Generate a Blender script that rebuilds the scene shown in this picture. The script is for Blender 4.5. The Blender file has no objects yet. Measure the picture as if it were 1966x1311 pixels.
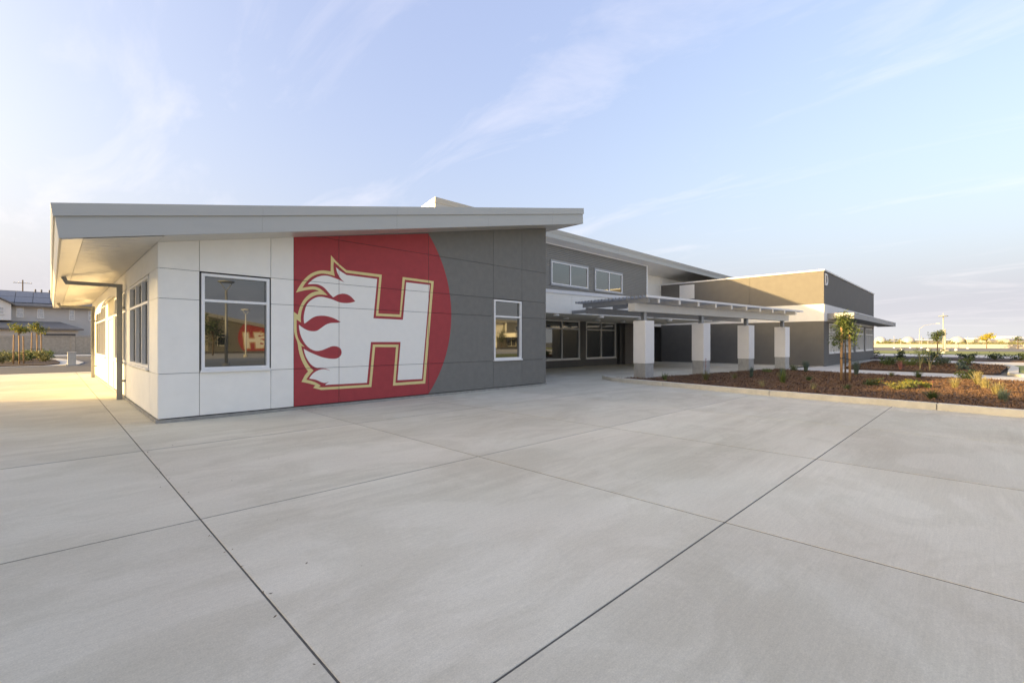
import bpy, bmesh, math, random
from mathutils import Vector, Matrix
from mathutils.geometry import tessellate_polygon
random.seed(7)
rad = math.radians
SC = bpy.context.scene
COL = SC.collection

# ------------------------------------------------------------------ camera
F, CX, CY = 886.0, 983.0, 657.0
CAMX, CAMY, CAMZ = -1.40, -10.65, 1.5
cd = bpy.data.cameras.new('camera'); cam = bpy.data.objects.new('camera', cd); COL.objects.link(cam)
cam.location = (CAMX, CAMY, CAMZ); cam.rotation_euler = (rad(90), 0, rad(-45))
cd.sensor_width = 36; cd.lens = 36*F/1966; cd.shift_y = 1.5/1966; cd.clip_start = .05; cd.clip_end = 4000
SC.camera = cam

# ------------------------------------------------------------------ sky, sun, exposure
SUN = Vector((1, -.45, -.204)).normalized()            # the way the light travels
EL = math.asin(-SUN.z); AZ = math.atan2(-SUN.x, -SUN.y)
w = bpy.data.worlds.new('World'); SC.world = w; w.use_nodes = True
nt = w.node_tree; N = nt.nodes; L = nt.links
bg = N['Background']; bg.inputs['Strength'].default_value = .15
sky = N.new('ShaderNodeTexSky'); sky.sky_type = 'NISHITA'; sky.sun_disc = False
sky.sun_elevation = EL; sky.sun_rotation = AZ
sky.air_density = 1.0; sky.dust_density = 8.0; sky.ozone_density = 3.0; sky.altitude = 20
tc = N.new('ShaderNodeTexCoord')
sep = N.new('ShaderNodeSeparateXYZ'); L.new(tc.outputs['Generated'], sep.inputs[0])
def mth(op, a, b=None, clamp=False):
    n = N.new('ShaderNodeMath'); n.operation = op; n.use_clamp = clamp
    for i, v in enumerate((a, b)):
        if v is None: continue
        if isinstance(v, (int, float)): n.inputs[i].default_value = v
        else: L.new(v, n.inputs[i])
    return n.outputs[0]
zc = mth('MAXIMUM', sep.outputs[2], 0.02); zq = mth('ADD', zc, .12)
cmb = N.new('ShaderNodeCombineXYZ')
L.new(mth('DIVIDE', sep.outputs[0], zq), cmb.inputs[0]); L.new(mth('DIVIDE', sep.outputs[1], zq), cmb.inputs[1])
mp = N.new('ShaderNodeMapping'); mp.inputs['Rotation'].default_value = (0, 0, rad(35)); mp.inputs['Scale'].default_value = (1.5, .6, 1)
mp.inputs['Location'].default_value = (4.2, 2.3, 0)
L.new(cmb.outputs[0], mp.inputs[0])
nz = N.new('ShaderNodeTexNoise'); nz.inputs['Scale'].default_value = 1.5; nz.inputs['Detail'].default_value = 9; nz.inputs['Roughness'].default_value = .62
nz.inputs['Distortion'].default_value = .7; L.new(mp.outputs[0], nz.inputs['Vector'])
cr = N.new('ShaderNodeValToRGB'); cr.color_ramp.elements[0].position = .52; cr.color_ramp.elements[1].position = .80
L.new(nz.outputs['Fac'], cr.inputs[0])
veil = mth('POWER', mth('SUBTRACT', 1.0, zc, True), 7.0)            # thin haze towards the horizon, all the way round
den = mth('ADD', mth('MULTIPLY', veil, .97), 0, True)
cm = N.new('ShaderNodeMixRGB'); cm.inputs[2].default_value = (.73, .915, 1.48, 1)
hz = N.new('ShaderNodeMixRGB'); hz.inputs[0].default_value = .52; hz.inputs[2].default_value = (.30, .46, 1.62, 1)      # thin bluish air, even all over
L.new(sky.outputs[0], hz.inputs[1]); L.new(den, cm.inputs[0]); L.new(hz.outputs[0], cm.inputs[1]) 
cl = N.new('ShaderNodeMixRGB'); cl.inputs[2].default_value = (1.1, 1.27, 2.1, 1)
L.new(mth('MULTIPLY', cr.outputs[0], .30), cl.inputs[0]); L.new(cm.outputs[0], cl.inputs[1]); L.new(cl.outputs[0], bg.inputs[0])

sd = bpy.data.lights.new('sun', 'SUN'); sd.energy = 2.0; sd.angle = rad(.6); sd.color = (.74, .62, .48)
so = bpy.data.objects.new('sun', sd); COL.objects.link(so); so.location = (-40, 20, 40)
so.rotation_euler = SUN.to_track_quat('-Z', 'Y').to_euler()

SC.view_settings.view_transform = 'Standard'; SC.view_settings.look = 'None'
SC.view_settings.gamma = 1; SC.view_settings.exposure = 2.74; SC.view_settings.use_curve_mapping = False
SC.view_settings.use_white_balance = True; SC.view_settings.white_balance_temperature = 14200; SC.view_settings.white_balance_tint = 3
SC.cycles.max_bounces = 8; SC.cycles.diffuse_bounces = 4; SC.cycles.use_denoising = True

# ------------------------------------------------------------------ materials
MAT = {}
def mat(name, col, rough=.7, metal=0, var=.06, scale=6, bump=0, bscale=60, stretch=None, spec=.5, col2=None, rnd=0, dirt=0):
    m = bpy.data.materials.new(name); m.use_nodes = True
    t = m.node_tree; n = t.nodes; l = t.links; b = n['Principled BSDF']
    b.inputs['Roughness'].default_value = rough; b.inputs['Metallic'].default_value = metal
    b.inputs['Specular IOR Level'].default_value = spec
    co = n.new('ShaderNodeTexCoord'); geo = n.new('ShaderNodeNewGeometry')
    mpn = n.new('ShaderNodeMapping'); l.new(geo.outputs['Position'], mpn.inputs[0])
    if stretch: mpn.inputs['Scale'].default_value = stretch
    no = n.new('ShaderNodeTexNoise'); no.inputs['Scale'].default_value = scale; no.inputs['Detail'].default_value = 6
    no.inputs['Roughness'].default_value = .65
    l.new(mpn.outputs[0], no.inputs['Vector'])
    rp = n.new('ShaderNodeValToRGB'); rp.color_ramp.elements[0].position = .3; rp.color_ramp.elements[1].position = .7
    c2 = col2 or tuple(min(1, c*(1+var)) for c in col); c1 = tuple(c*(1-var) for c in col)
    rp.color_ramp.elements[0].color = (*c1, 1); rp.color_ramp.elements[1].color = (*c2, 1)
    l.new(no.outputs['Fac'], rp.inputs[0]); out = rp.outputs[0]
    if rnd:
        oi = n.new('ShaderNodeObjectInfo'); h = n.new('ShaderNodeHueSaturation')
        mr = n.new('ShaderNodeMapRange'); mr.inputs[3].default_value = 1-rnd; mr.inputs[4].default_value = 1+rnd
        l.new(oi.outputs['Random'], mr.inputs[0]); l.new(mr.outputs[0], h.inputs['Value']); l.new(out, h.inputs['Color']); out = h.outputs[0]
    l.new(out, b.inputs['Base Color'])
    if bump:
        nb = n.new('ShaderNodeTexNoise'); nb.inputs['Scale'].default_value = bscale; nb.inputs['Detail'].default_value = 4
        l.new(geo.outputs['Position'], nb.inputs['Vector'])
        bp = n.new('ShaderNodeBump'); bp.inputs['Strength'].default_value = bump; bp.inputs['Distance'].default_value = .01
        l.new(nb.outputs['Fac'], bp.inputs['Height']); l.new(bp.outputs[0], b.inputs['Normal'])
    MAT[name] = m; return m

mat('white_panel', (.92, .885, .80), .75, var=.03, scale=3, bump=.06, bscale=120, rnd=.025)
mat('grey_panel', (.185, .178, .158), .75, var=.08, scale=5, bump=.08, bscale=120, rnd=.05)
mat('red_paint', (.46, .05, .055), .7, var=.08, scale=5, bump=.06, bscale=120)
mat('gold_paint', (.82, .66, .30), .7, var=.03, bump=.04, bscale=120)
mat('white_paint', (.92, .885, .80), .7, var=.02, bump=.04, bscale=120)
mat('fascia_metal', (.45, .44, .40), .42, .25, var=.03, scale=2, stretch=(.3, .3, 2))
mat('soffit_bounce_lit', (.84, .80, .73), .6, var=.03, scale=3)  # paler than soffit_metal: bounced light put into the colour
mat('awning_metal', (.30, .30, .30), .5, .2, var=.03)
mat('soffit_metal', (.62, .59, .54), .34, .2, var=.04, scale=4)
mat('frame_white', (.84, .83, .80), .4, var=.02)
mat('dark_trim', (.08, .078, .075), .5, var=.05)
mat('corrugated', (.24, .232, .21), .5, .2, var=.05, scale=3)
mat('stucco_grey', (.158, .149, .136), .85, var=.06, scale=2.5, bump=.15, bscale=90)
mat('stucco_dark', (.135, .13, .12), .85, var=.06, scale=2.5, bump=.1, bscale=90)
mat('stucco_white', (.80, .79, .765), .8, var=.03, scale=3, bump=.1, bscale=90)
mat('brown_siding', (.16, .145, .13), .7, var=.06, scale=4)
mat('pipe_paint', (.27, .27, .25), .45, .1, var=.03)
mat('steel_grey', (.33, .34, .34), .5, .3, var=.05, scale=8)
mat('steel_slat', (.36, .37, .38), .5, .3, var=.06, scale=8)
mat('beam_tan', (.66, .63, .56), .55, var=.03, scale=4)
mat('column_white', (.86, .83, .78), .7, var=.025, scale=3, bump=.05)
mat('column_concrete', (.40, .39, .36), .9, var=.16, scale=7, bump=.3, bscale=40, stretch=(1, 1, .5))
mat('kerb_concrete', (.54, .52, .46), .9, var=.10, scale=5, bump=.25, bscale=50, rnd=.05)
mat('plinth_concrete', (.33, .315, .28), .9, var=.2, scale=9, bump=.3, bscale=50)
mat('walk_concrete', (.56, .53, .47), .9, var=.08, scale=1.2, bump=.1, bscale=90, rnd=.04)
mat('joint_fill', (.095, .088, .078), .95, var=.3, scale=20)
mat('asphalt', (.075, .076, .08), .9, var=.12, scale=4, bump=.2, bscale=120)
mat('street_asphalt', (.15, .145, .14), .9, var=.1, scale=.5)
mat('soil', (.14, .128, .10), .95, var=.2, scale=.2)
mat('mulch_base', (.06, .034, .022), .95, var=.4, scale=25, bump=.8, bscale=40)
mat('lawn_green', (.20, .22, .06), .9, var=.3, scale=1.5, bump=.4, bscale=30)
mat('dry_field', (.15, .14, .10), .95, var=.2, scale=.05, stretch=(1, 1, 1))
mat('cream_wall', (.29, .285, .285), .85, var=.05, scale=.8)
mat('white_metal', (.75, .75, .74), .5, var=.02)
mat('pole_grey', (.36, .36, .35), .5, var=.02)
mat('tank_white', (.40, .40, .41), .5, var=.03)
mat('house_stucco', (.58, .54, .49), .9, var=.05, scale=1.2, bump=.1, bscale=40)
mat('house_trim', (.80, .77, .71), .8, var=.04)
mat('house_roof', (.20, .185, .17), .85, var=.2, scale=3, bump=.2, bscale=8)
mat('solar', (.10, .105, .12), .25, var=.1)
mat('cmu', (.44, .36, .275), .95, var=.16, scale=4, bump=.3, bscale=30, rnd=.05)
mat('wood_stake', (.36, .22, .12), .85, var=.2, scale=14, stretch=(4, 4, .5))
mat('bark', (.13, .09, .06), .9, var=.3, scale=30, bump=.4, bscale=80)
mat('black_rubber', (.02, .02, .02), .8)
mat('utility_box', (.58, .55, .48), .8, var=.06)
def leafmat(name, col, var=.35, trans=.25):
    m = mat(name, col, .6, var=var, scale=9, rnd=.1); b = m.node_tree.nodes['Principled BSDF']
    t = m.node_tree; tr = t.nodes.new('ShaderNodeBsdfTranslucent'); mx = t.nodes.new('ShaderNodeMixShader')
    src = b.inputs['Base Color'].links[0].from_socket; t.links.new(src, tr.inputs[0]); mx.inputs[0].default_value = trans
    o = t.nodes['Material Output']; t.links.new(b.outputs[0], mx.inputs[1]); t.links.new(tr.outputs[0], mx.inputs[2]); t.links.new(mx.outputs[0], o.inputs[0])
    return m
leafmat('leaf_green', (.075, .115, .035)); leafmat('leaf_light', (.13, .17, .05)); leafmat('leaf_dark', (.035, .06, .025))
leafmat('leaf_blue', (.10, .15, .12)); leafmat('leaf_yellow', (.40, .33, .05)); leafmat('leaf_straw', (.36, .31, .15)); leafmat('leaf_pink', (.34, .13, .11))
leafmat('leaf_olive', (.18, .18, .07)); leafmat('leaf_orange', (.30, .12, .03))
def glass(name, tint, refl, dark):
    m = bpy.data.materials.new(name); m.use_nodes = True; t = m.node_tree; n = t.nodes; l = t.links
    b = n['Principled BSDF']; b.inputs['Base Color'].default_value = (*dark, 1); b.inputs['Roughness'].default_value = .05
    g = n.new('ShaderNodeBsdfGlossy'); g.inputs['Color'].default_value = (*tint, 1); g.inputs['Roughness'].default_value = .004
    fr = n.new('ShaderNodeFresnel'); fr.inputs[0].default_value = 1.5
    mr = n.new('ShaderNodeMapRange'); mr.inputs[1].default_value = .04; mr.inputs[2].default_value = 1; mr.inputs[3].default_value = refl; mr.inputs[4].default_value = 1
    l.new(fr.outputs[0], mr.inputs[0])
    geo = n.new('ShaderNodeNewGeometry'); wv = n.new('ShaderNodeTexNoise'); wv.inputs['Scale'].default_value = 1.6; l.new(geo.outputs['Position'], wv.inputs['Vector'])
    bp = n.new('ShaderNodeBump'); bp.inputs['Strength'].default_value = .012; bp.inputs['Distance'].default_value = .02; l.new(wv.outputs['Fac'], bp.inputs['Height']); l.new(bp.outputs[0], g.inputs['Normal'])
    mx = n.new('ShaderNodeMixShader'); l.new(mr.outputs[0], mx.inputs[0]); l.new(b.outputs[0], mx.inputs[1]); l.new(g.outputs[0], mx.inputs[2])
    l.new(mx.outputs[0], n['Material Output'].inputs[0]); MAT[name] = m
glass('glass', (.80, .84, .82), .145, (.012, .012, .011))
glass('house_glass', (.9, .9, .9), .2, (.34, .34, .32))
glass('lamp_glass', (.9, .9, .9), .1, (.7, .68, .62))

def plaza_mat():
    m = bpy.data.materials.new('plaza_concrete'); m.use_nodes = True; t = m.node_tree; n = t.nodes; l = t.links
    b = n['Principled BSDF']; b.inputs['Roughness'].default_value = .82; b.inputs['Specular IOR Level'].default_value = .35
    geo = n.new('ShaderNodeNewGeometry')
    def noise(scale, st, det=6, ro=.6, rot=0, dist=0):
        mpn = n.new('ShaderNodeMapping'); mpn.inputs['Scale'].default_value = st; mpn.inputs['Rotation'].default_value = (0, 0, rot)
        l.new(geo.outputs['Position'], mpn.inputs[0])
        no = n.new('ShaderNodeTexNoise'); no.inputs['Scale'].default_value = scale; no.inputs['Detail'].default_value = det
        no.inputs['Roughness'].default_value = ro; no.inputs['Distortion'].default_value = dist; l.new(mpn.outputs[0], no.inputs['Vector']); return no.outputs['Fac']
    def ramp(f, p0, c0, p1, c1):
        r = n.new('ShaderNodeValToRGB'); r.color_ramp.elements[0].position = p0; r.color_ramp.elements[1].position = p1
        r.color_ramp.elements[0].color = (*c0, 1); r.color_ramp.elements[1].color = (*c1, 1); l.new(f, r.inputs[0]); return r.outputs[0]
    def mul(a, c, f=1):
        x = n.new('ShaderNodeMixRGB'); x.blend_type = 'MULTIPLY'; x.inputs[0].default_value = f; l.new(a, x.inputs[1]); l.new(c, x.inputs[2]); return x.outputs[0]
    base = ramp(noise(.42, (1, .7, 1), 3, .5, rad(-8)), .32, (.60, .55, .455), .68, (.605, .58, .485))       # pinkish to greenish pours
    streak = ramp(noise(1.3, (.30, 1.5, 1), 8, .6, rad(-9), .4), .36, (.93, .925, .915), .62, (1.04, 1.04, 1.04))   # trowelled bands
    big = ramp(noise(.30, (.6, 1.3, 1), 6, .6, rad(-6)), .38, (.895, .88, .86), .60, (1.03, 1.03, 1.03))
    edge = ramp(noise(.8, (.8, 1.2, 1), 10, .68, 0, .8), .45, (.945, .94, .925), .53, (1.02, 1.02, 1.02))             # drying stains with an edge
    broom = ramp(noise(42, (.07, 1.5, 1), 3, .6), .3, (.96, .96, .96), .7, (1.035, 1.035, 1.035))
    spot = ramp(noise(9, (1, 1, 1), 3, .6), .68, (1, 1, 1), .74, (1.12, 1.12, 1.12))
    fine = ramp(noise(120, (1, 1, 1), 3, .7), .25, (.87, .87, .865), .75, (1.11, 1.11, 1.11))
    dark = ramp(noise(2.3, (1, 1, 1), 9, .75), .20, (.78, .77, .75), .34, (1, 1, 1))
    brush = ramp(noise(2.6, (.10, 1.5, 1), 10, .74, rad(-7)), .40, (.90, .89, .875), .58, (1.05, 1.05, 1.05))         # feathered screed marks, only in places
    grain = ramp(noise(30, (1, 1, 1), 5, .75), .3, (.93, .93, .925), .7, (1.06, 1.06, 1.06))
    where = ramp(noise(.33, (.8, 1, 1), 3, .5), .45, (0, 0, 0), .58, (1, 1, 1))
    bx = n.new('ShaderNodeMixRGB'); bx.inputs[1].default_value = (1, 1, 1, 1); l.new(where, bx.inputs[0]); l.new(brush, bx.inputs[2])
    c = mul(mul(mul(mul(mul(mul(mul(mul(base, streak, .35), bx.outputs[0], .8), big), edge), broom), spot, .6), dark, .8), fine); c = mul(c, grain)
    oi = n.new('ShaderNodeObjectInfo'); h = n.new('ShaderNodeHueSaturation'); mr = n.new('ShaderNodeMapRange'); mr.inputs[3].default_value = .93; mr.inputs[4].default_value = 1.05
    l.new(oi.outputs['Random'], mr.inputs[0]); l.new(mr.outputs[0], h.inputs['Value']); l.new(c, h.inputs['Color'])
    l.new(h.outputs[0], b.inputs['Base Color'])
    bp = n.new('ShaderNodeBump'); bp.inputs['Strength'].default_value = .18; bp.inputs['Distance'].default_value = .006
    l.new(noise(60, (.12, 1.6, 1), 4), bp.inputs['Height']); l.new(bp.outputs[0], b.inputs['Normal'])
    MAT['plaza_concrete'] = m
plaza_mat()
def chip_mat():
    m = mat('mulch_chip', (.12, .060, .036), .9, var=.6, scale=30, col2=(.27, .15, .085))
chip_mat()

# ------------------------------------------------------------------ mesh helpers
class MB:
    def __init__(s): s.v = []; s.f = []
    def add(s, vs, fs):
        o = len(s.v); s.v += [tuple(p) for p in vs]; s.f += [tuple(i+o for i in f) for f in fs]; return s
    def box(s, x0, x1, y0, y1, z0, z1, fn=None):
        vs = [(x, y, z) for z in (z0, z1) for x, y in ((x0, y0), (x1, y0), (x1, y1), (x0, y1))]
        if fn: vs = [fn(*p) for p in vs]
        return s.add(vs, [(3, 2, 1, 0), (4, 5, 6, 7), (0, 1, 5, 4), (1, 2, 6, 5), (2, 3, 7, 6), (3, 0, 4, 7)])
    def prism(s, poly, fn0, fn1):                      # poly of 2D points, two maps to 3D for the two caps
        k = len(poly); vs = [fn0(*p) for p in poly]+[fn1(*p) for p in poly]
        tris = tessellate_polygon([[Vector((p[0], p[1], 0)) for p in poly]])
        fs = [tuple(t) for t in tris]+[tuple(i+k for i in reversed(t)) for t in tris]
        fs += [(i, (i+1) % k, (i+1) % k+k, i+k) for i in range(k)]
        return s.add(vs, fs)
    def slab(s, poly, z0, z1): return s.prism(poly, lambda x, y: (x, y, z0), lambda x, y: (x, y, z1))
    def tube(s, pts, rs, n=8, cap=True):
        rings = []; k = len(pts); pts = [Vector(p) for p in pts]
        if isinstance(rs, (int, float)): rs = [rs]*k
        for i, p in enumerate(pts):
            d = (pts[min(i+1, k-1)]-pts[max(i-1, 0)]).normalized()
            a = d.orthogonal().normalized() if abs(d.z) > .99 else d.cross(Vector((0, 0, 1))).normalized(); b2 = d.cross(a)
            rings.append([p+(a*math.cos(q)+b2*math.sin(q))*rs[i] for q in [2*math.pi*j/n for j in range(n)]])
        vs = [v for r in rings for v in r]; fs = []
        for i in range(k-1):
            for j in range(n): fs.append((i*n+j, i*n+(j+1) % n, (i+1)*n+(j+1) % n, (i+1)*n+j))
        if cap: fs.append(tuple(reversed(range(n)))); fs.append(tuple(range((k-1)*n, k*n)))
        return s.add(vs, fs)
    def lathe(s, prof, c, n=16):
        vs = [(c[0]+r*math.cos(2*math.pi*j/n), c[1]+r*math.sin(2*math.pi*j/n), c[2]+z) for r, z in prof for j in range(n)]
        fs = [(i*n+j, i*n+(j+1) % n, (i+1)*n+(j+1) % n, (i+1)*n+j) for i in range(len(prof)-1) for j in range(n)]
        return s.add(vs, fs)
    def mesh(s, name, off=(0, 0, 0), recalc=True):
        me = bpy.data.meshes.new(name)
        me.from_pydata([(x-off[0], y-off[1], z-off[2]) for x, y, z in s.v], [], s.f)
        if recalc:
            b = bmesh.new(); b.from_mesh(me); bmesh.ops.recalc_face_normals(b, faces=b.faces); b.to_mesh(me); b.free()
        me.update(); return me
ROOT = {}
def top(o, label, cat, group=None, kind=None):
    if label: o['label'] = label
    if cat: o['category'] = cat
    if group: o['group'] = group
    if kind: o['kind'] = kind
    return o
def thing(name, loc, label, cat, group=None):
    o = bpy.data.objects.new(name, None); COL.objects.link(o); o.location = loc; o.empty_display_size = .2
    ROOT[o] = tuple(loc); return top(o, label, cat, group)
def obj(name, mb, m, parent=None, label=None, smooth=False, bevel=0, base=None, kind=None):
    off = ROOT[parent] if parent else (base or (0, 0, 0))
    me = mb.mesh(name, off); me.materials.append(MAT[m])
    o = bpy.data.objects.new(name, me); COL.objects.link(o); ROOT[o] = off
    if parent: o.parent = parent
    else: o.location = off
    if label: o['label'] = label
    if kind: o['kind'] = kind
    if smooth:
        for p in me.polygons: p.use_smooth = True
    if bevel:
        b = o.modifiers.new('bevel', 'BEVEL'); b.width = bevel; b.segments = 2; b.limit_method = 'ANGLE'
    return o
def struct(name, mb, m): o = obj(name, mb, m); o['kind'] = 'structure'; return o
def tree_copy(o, parent=None):
    c = o.copy(); COL.objects.link(c); c.parent = parent
    for ch in list(o.children): tree_copy(ch, c)
    return c
# maps for walls: a runs along the wall, d is outwards, z up
def southface(c): return lambda a, d, z: (a, c-d, z)          # wall in plane y = c facing -y
def westface(c): return lambda a, d, z: (c-d, a, z)           # wall in plane x = c facing -x
def eastface(c): return lambda a, d, z: (c+d, a, z)
def cells(root, name, fn, A, Zb, holes, m, gap=.004, th=.03, zmax=None, matfn=None, back=0):
    """facing panels between the joints A x Zb, leaving the holes open; each its own object"""
    for i in range(len(A)-1):
        for j in range(len(Zb)-1):
            a0, a1, z0, z1 = A[i], A[i+1], Zb[j], Zb[j+1]; ca, cz = (a0+a1)/2, (z0+z1)/2
            if any(h[0]-.01 < ca < h[1]+.01 and h[2]-.01 < cz < h[3]+.01 for h in holes): continue
            t0 = t1 = z1
            if zmax:
                lo0, lo1 = zmax(a0), zmax(a1)
                if max(lo0, lo1) <= z0+.03: continue
                t0, t1 = min(z1, lo0), min(z1, lo1)
                if j == len(Zb)-2: t0, t1 = lo0, lo1
                t0 = max(t0, z0+.012); t1 = max(t1, z0+.012)
            b = MB(); g = gap
            vs = [fn(a0+g, d, z0+g) for d in (-th, 0)]+[fn(a1-g, d, z0+g) for d in (-th, 0)]+[fn(a1-g, d, t1-g) for d in (-th, 0)]+[fn(a0+g, d, t0-g) for d in (-th, 0)]
            b.add(vs, [(0, 2, 4, 6), (1, 7, 5, 3), (0, 1, 3, 2), (2, 3, 5, 4), (4, 5, 7, 6), (6, 7, 1, 0)])
            obj(name, b, matfn(ca, cz) if matfn else m, root)
def window(root, fn, a0, a1, z0, z1, mull=(), trans=(), fw=.055, proud=.015, deep=.06, fmat='frame_white', gmat='glass', sill=True, mw=.05, name='window'):
    b = MB(); B = lambda p, q, r, s_, d0=-deep-.05, d1=proud: b.box(p, q, d0, d1, r, s_, fn)
    B(a0, a0+fw, z0, z1); B(a1-fw, a1, z0, z1); B(a0+fw, a1-fw, z1-fw, z1); B(a0+fw, a1-fw, z0, z0+fw)
    fr = obj(name, b, fmat, root)
    A = [a0+fw]+list(mull)+[a1-fw]; Zs = [z0+fw]+list(trans)+[z1-fw]
    for q in mull:
        m_ = MB(); m_.box(q-mw/2, q+mw/2, -deep-.02, proud-.006, z0+fw, z1-fw, fn); obj('mullion', m_, fmat, fr)
    for q in trans:
        m_ = MB()
        for i in range(len(A)-1): m_.box(A[i]+(mw/2 if i else 0), A[i+1]-(mw/2 if i < len(A)-2 else 0), -deep-.02, proud-.008, q-mw/2, q+mw/2, fn)
        obj('transom', m_, fmat, fr)
    for i in range(len(A)-1):
        for j in range(len(Zs)-1):
            p = MB(); p.box(A[i]-.01, A[i+1]+.01, -deep-.012, -deep, Zs[j]-.01, Zs[j+1]+.01, fn); obj('pane', p, gmat, fr)
    if sill:
        s_ = MB(); s_.box(a0-.02, a1+.02, -.03, proud+.035, z0-.045, z0-.002, fn); obj('sill', s_, fmat, fr)
    return fr
def holewall(fn, A, Zb, holes, th=.2):
    """one wall mesh: boxes on the grid of breaks, none where a hole is"""
    b = MB()
    for i in range(len(A)-1):
        for j in range(len(Zb)-1):
            ca, cz = (A[i]+A[i+1])/2, (Zb[j]+Zb[j+1])/2
            if any(h[0] < ca < h[1] and h[2] < cz < h[3] for h in holes): continue
            b.box(A[i], A[i+1], -th, 0, Zb[j], Zb[j+1], fn)
    return b

# ------------------------------------------------------------------ ground
g = MB(); g.add([(-900, -900, -.09), (1500, -900, -.09), (1500, 1500, -.09), (-900, 1500, -.09)], [(0, 1, 2, 3)]); struct('ground', g, 'soil')
pz = struct('plaza', MB().slab([(-16, -30), (32, -30), (32, 8), (10.9, 8), (10.9, .4), (.4, .4), (.4, 21.3), (-16, 21.3)], -.08, -.0042), 'joint_fill')
XJ = [-16, -12.9, -9.8, -6.7, -3.6, -.5, 2.58, 5.56, 8.65, 11.75, 14.9, 18, 21.1, 24.2]
YJ = [-30, -27.4, -24.4, -21.4, -18.4, -15.4, -12.3, -9.2, -6.06, -2.58]
def yj(k, x): return YJ[k]-.012*(x-4) if k < len(YJ) else k
def slabpoly(x0, x1, y00, y01, y10, y11):
    """one slab with tooled edges; the two long construction joints are narrower than the sawn ones"""
    gx = lambda x: .006 if abs(x+.5) < .01 else .014 if x > 5 else .009
    gy = lambda y: .006 if -9.6 < y < -8.9 else .016 if y > -4 else .009
    b = MB(); e = .003; xa, xb = x0+gx(x0), x1-gx(x1); ga, gb_ = gy(y00), gy(y10)
    P = [(xa, y00+ga), (xb, y01+ga), (xb, y11-gb_), (xa, y10-gb_)]
    I = [(xa+e, y00+ga+e), (xb-e, y01+ga+e), (xb-e, y11-gb_-e), (xa+e, y10-gb_-e)]
    vs = [(*p, -.05) for p in P]+[(*p, -.003) for p in P]+[(*p, 0) for p in I]
    return b.add(vs, [(8, 9, 10, 11)]+[(i, (i+1) % 4, (i+1) % 4+4, i+4) for i in range(4)]+[(i+4, (i+1) % 4+4, (i+1) % 4+8, i+8) for i in range(4)])
for i in range(len(XJ)-1):
    x0, x1 = XJ[i], XJ[i+1]
    for j in range(len(YJ)-1):
        if x0 > 20 and j < 3: continue
        obj('paving_slab', slabpoly(x0, x1, yj(j, x0), yj(j, x1), yj(j+1, x0), yj(j+1, x1)), 'plaza_concrete', pz)
    ys = [yj(9, 0)]+([6, 13.5, 21.3] if x1 <= 0 else [.35] if x1 < 10 else [.9, 4.2, 7.8])
    for j in range(len(ys)-1):
        xr = 0.05 if (x0 == -.5 and j > 0) else x1
        obj('paving_slab', slabpoly(x0, xr, yj(9, x0) if j == 0 else ys[j], yj(9, x1) if j == 0 else ys[j], ys[j+1], ys[j+1]), 'plaza_concrete', pz)
    if x0 == -.5:
        for a, b_ in ((.35, 6), (6, 13.5), (13.5, 21.3)): obj('paving_slab', slabpoly(x0, .05, a, a, b_, b_), 'plaza_concrete', pz)
obj('paving_slab', slabpoly(24.2, 32.05, -3.0, -3.0, 7.8, 7.8), 'plaza_concrete', pz)

# rotated frame of the trellis and the planting beds: s along the columns, t away from the plaza
PH = rad(7.6); C1 = Vector((14.595, -1.824, 0)); PV = Vector((math.cos(PH), -math.sin(PH), 0)); QV = Vector((math.sin(PH), math.cos(PH), 0))
def R(s_, t_, z): p = C1+PV*s_+QV*t_; return (p.x, p.y, z)
def R2(s_, t_): p = C1+PV*s_+QV*t_; return (p.x, p.y)

struct('asphalt_drive', MB().slab([(-60, 21.33), (14, 21.33), (14, 64), (-60, 64)], -.085, -.03), 'asphalt')
struct('service_court', MB().slab([(-60, -60), (100, -60), (100, -30.2), (-60, -30.2)], -.085, -.03), 'walk_concrete')  # out of view, laid in pale concrete to bounce sun onto the south walls

# ------------------------------------------------------------------ the near wing with the mural
SL = .1978
def sofz(x): return 3.351+SL*x
def roofz(x): return 3.582+.2001*(x+1.38)
near = thing('school_building', (0, 0, 0), 'low school building with white panels, painted mural wall and sloping grey roof', 'building')
core = MB(); LW = 19.0
core.prism([(.06, 0), (10.88, 0), (10.88, sofz(10.88)+.1), (.06, sofz(.06)+.1)], lambda x, z: (x, .13, z), lambda x, z: (x, LW-.05, z))
obj('wall_core', core, 'dark_trim', near)
FX = [0, .65, 1.94, 2.41, 3.44, 5.99, 8.42, 9.72, 10.94]; FZ = [.075, .91, 2.32, 2.88, 3.92, 6]
FH = [(.65, 1.94, .91, 2.88), (8.42, 9.72, .91, 2.88)]
south = southface(0)
cells(near, 'wall_panel', south, FX, FZ, FH, None, gap=.0045, zmax=lambda a: sofz(a), matfn=lambda a, z: 'white_panel' if a < 2.41 else 'grey_panel')
WZ = [.075, .91, 2.32, 2.88, 3.35]
WY = [.03, 1.05, 4.18, 4.97, 6.4, 7.1, 8.05, 8.28, 10.42, 11.33, 14.66, 16.1, 19.0]
WH = [(1.05, 4.18, .91, 2.88), (4.97, 6.4, .91, 2.88), (7.1, 8.05, .91, 2.88), (8.28, 10.42, .07, 2.32), (11.33, 16.1, .91, 2.88)]
west = westface(0)
cells(near, 'wall_panel', west, WY, WZ, WH, 'white_panel', gap=.0045)
cells(near, 'wall_panel', eastface(10.94), [.03, 2.4, 5, 7.6, 10, 14, 19], FZ[:4]+[5.5], [], 'grey_panel')
pb = MB(); pb.box(-.03, 10.97, -.03, .12, -.02, .058); pb.box(-.03, .12, .12, LW, -.02, .058); obj('plinth', pb, 'plinth_concrete', near)
window(near, south, .68, 1.91, .955, 2.85, trans=(2.32,))
window(near, south, 8.45, 9.69, .955, 2.85, trans=(2.32,))
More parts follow.
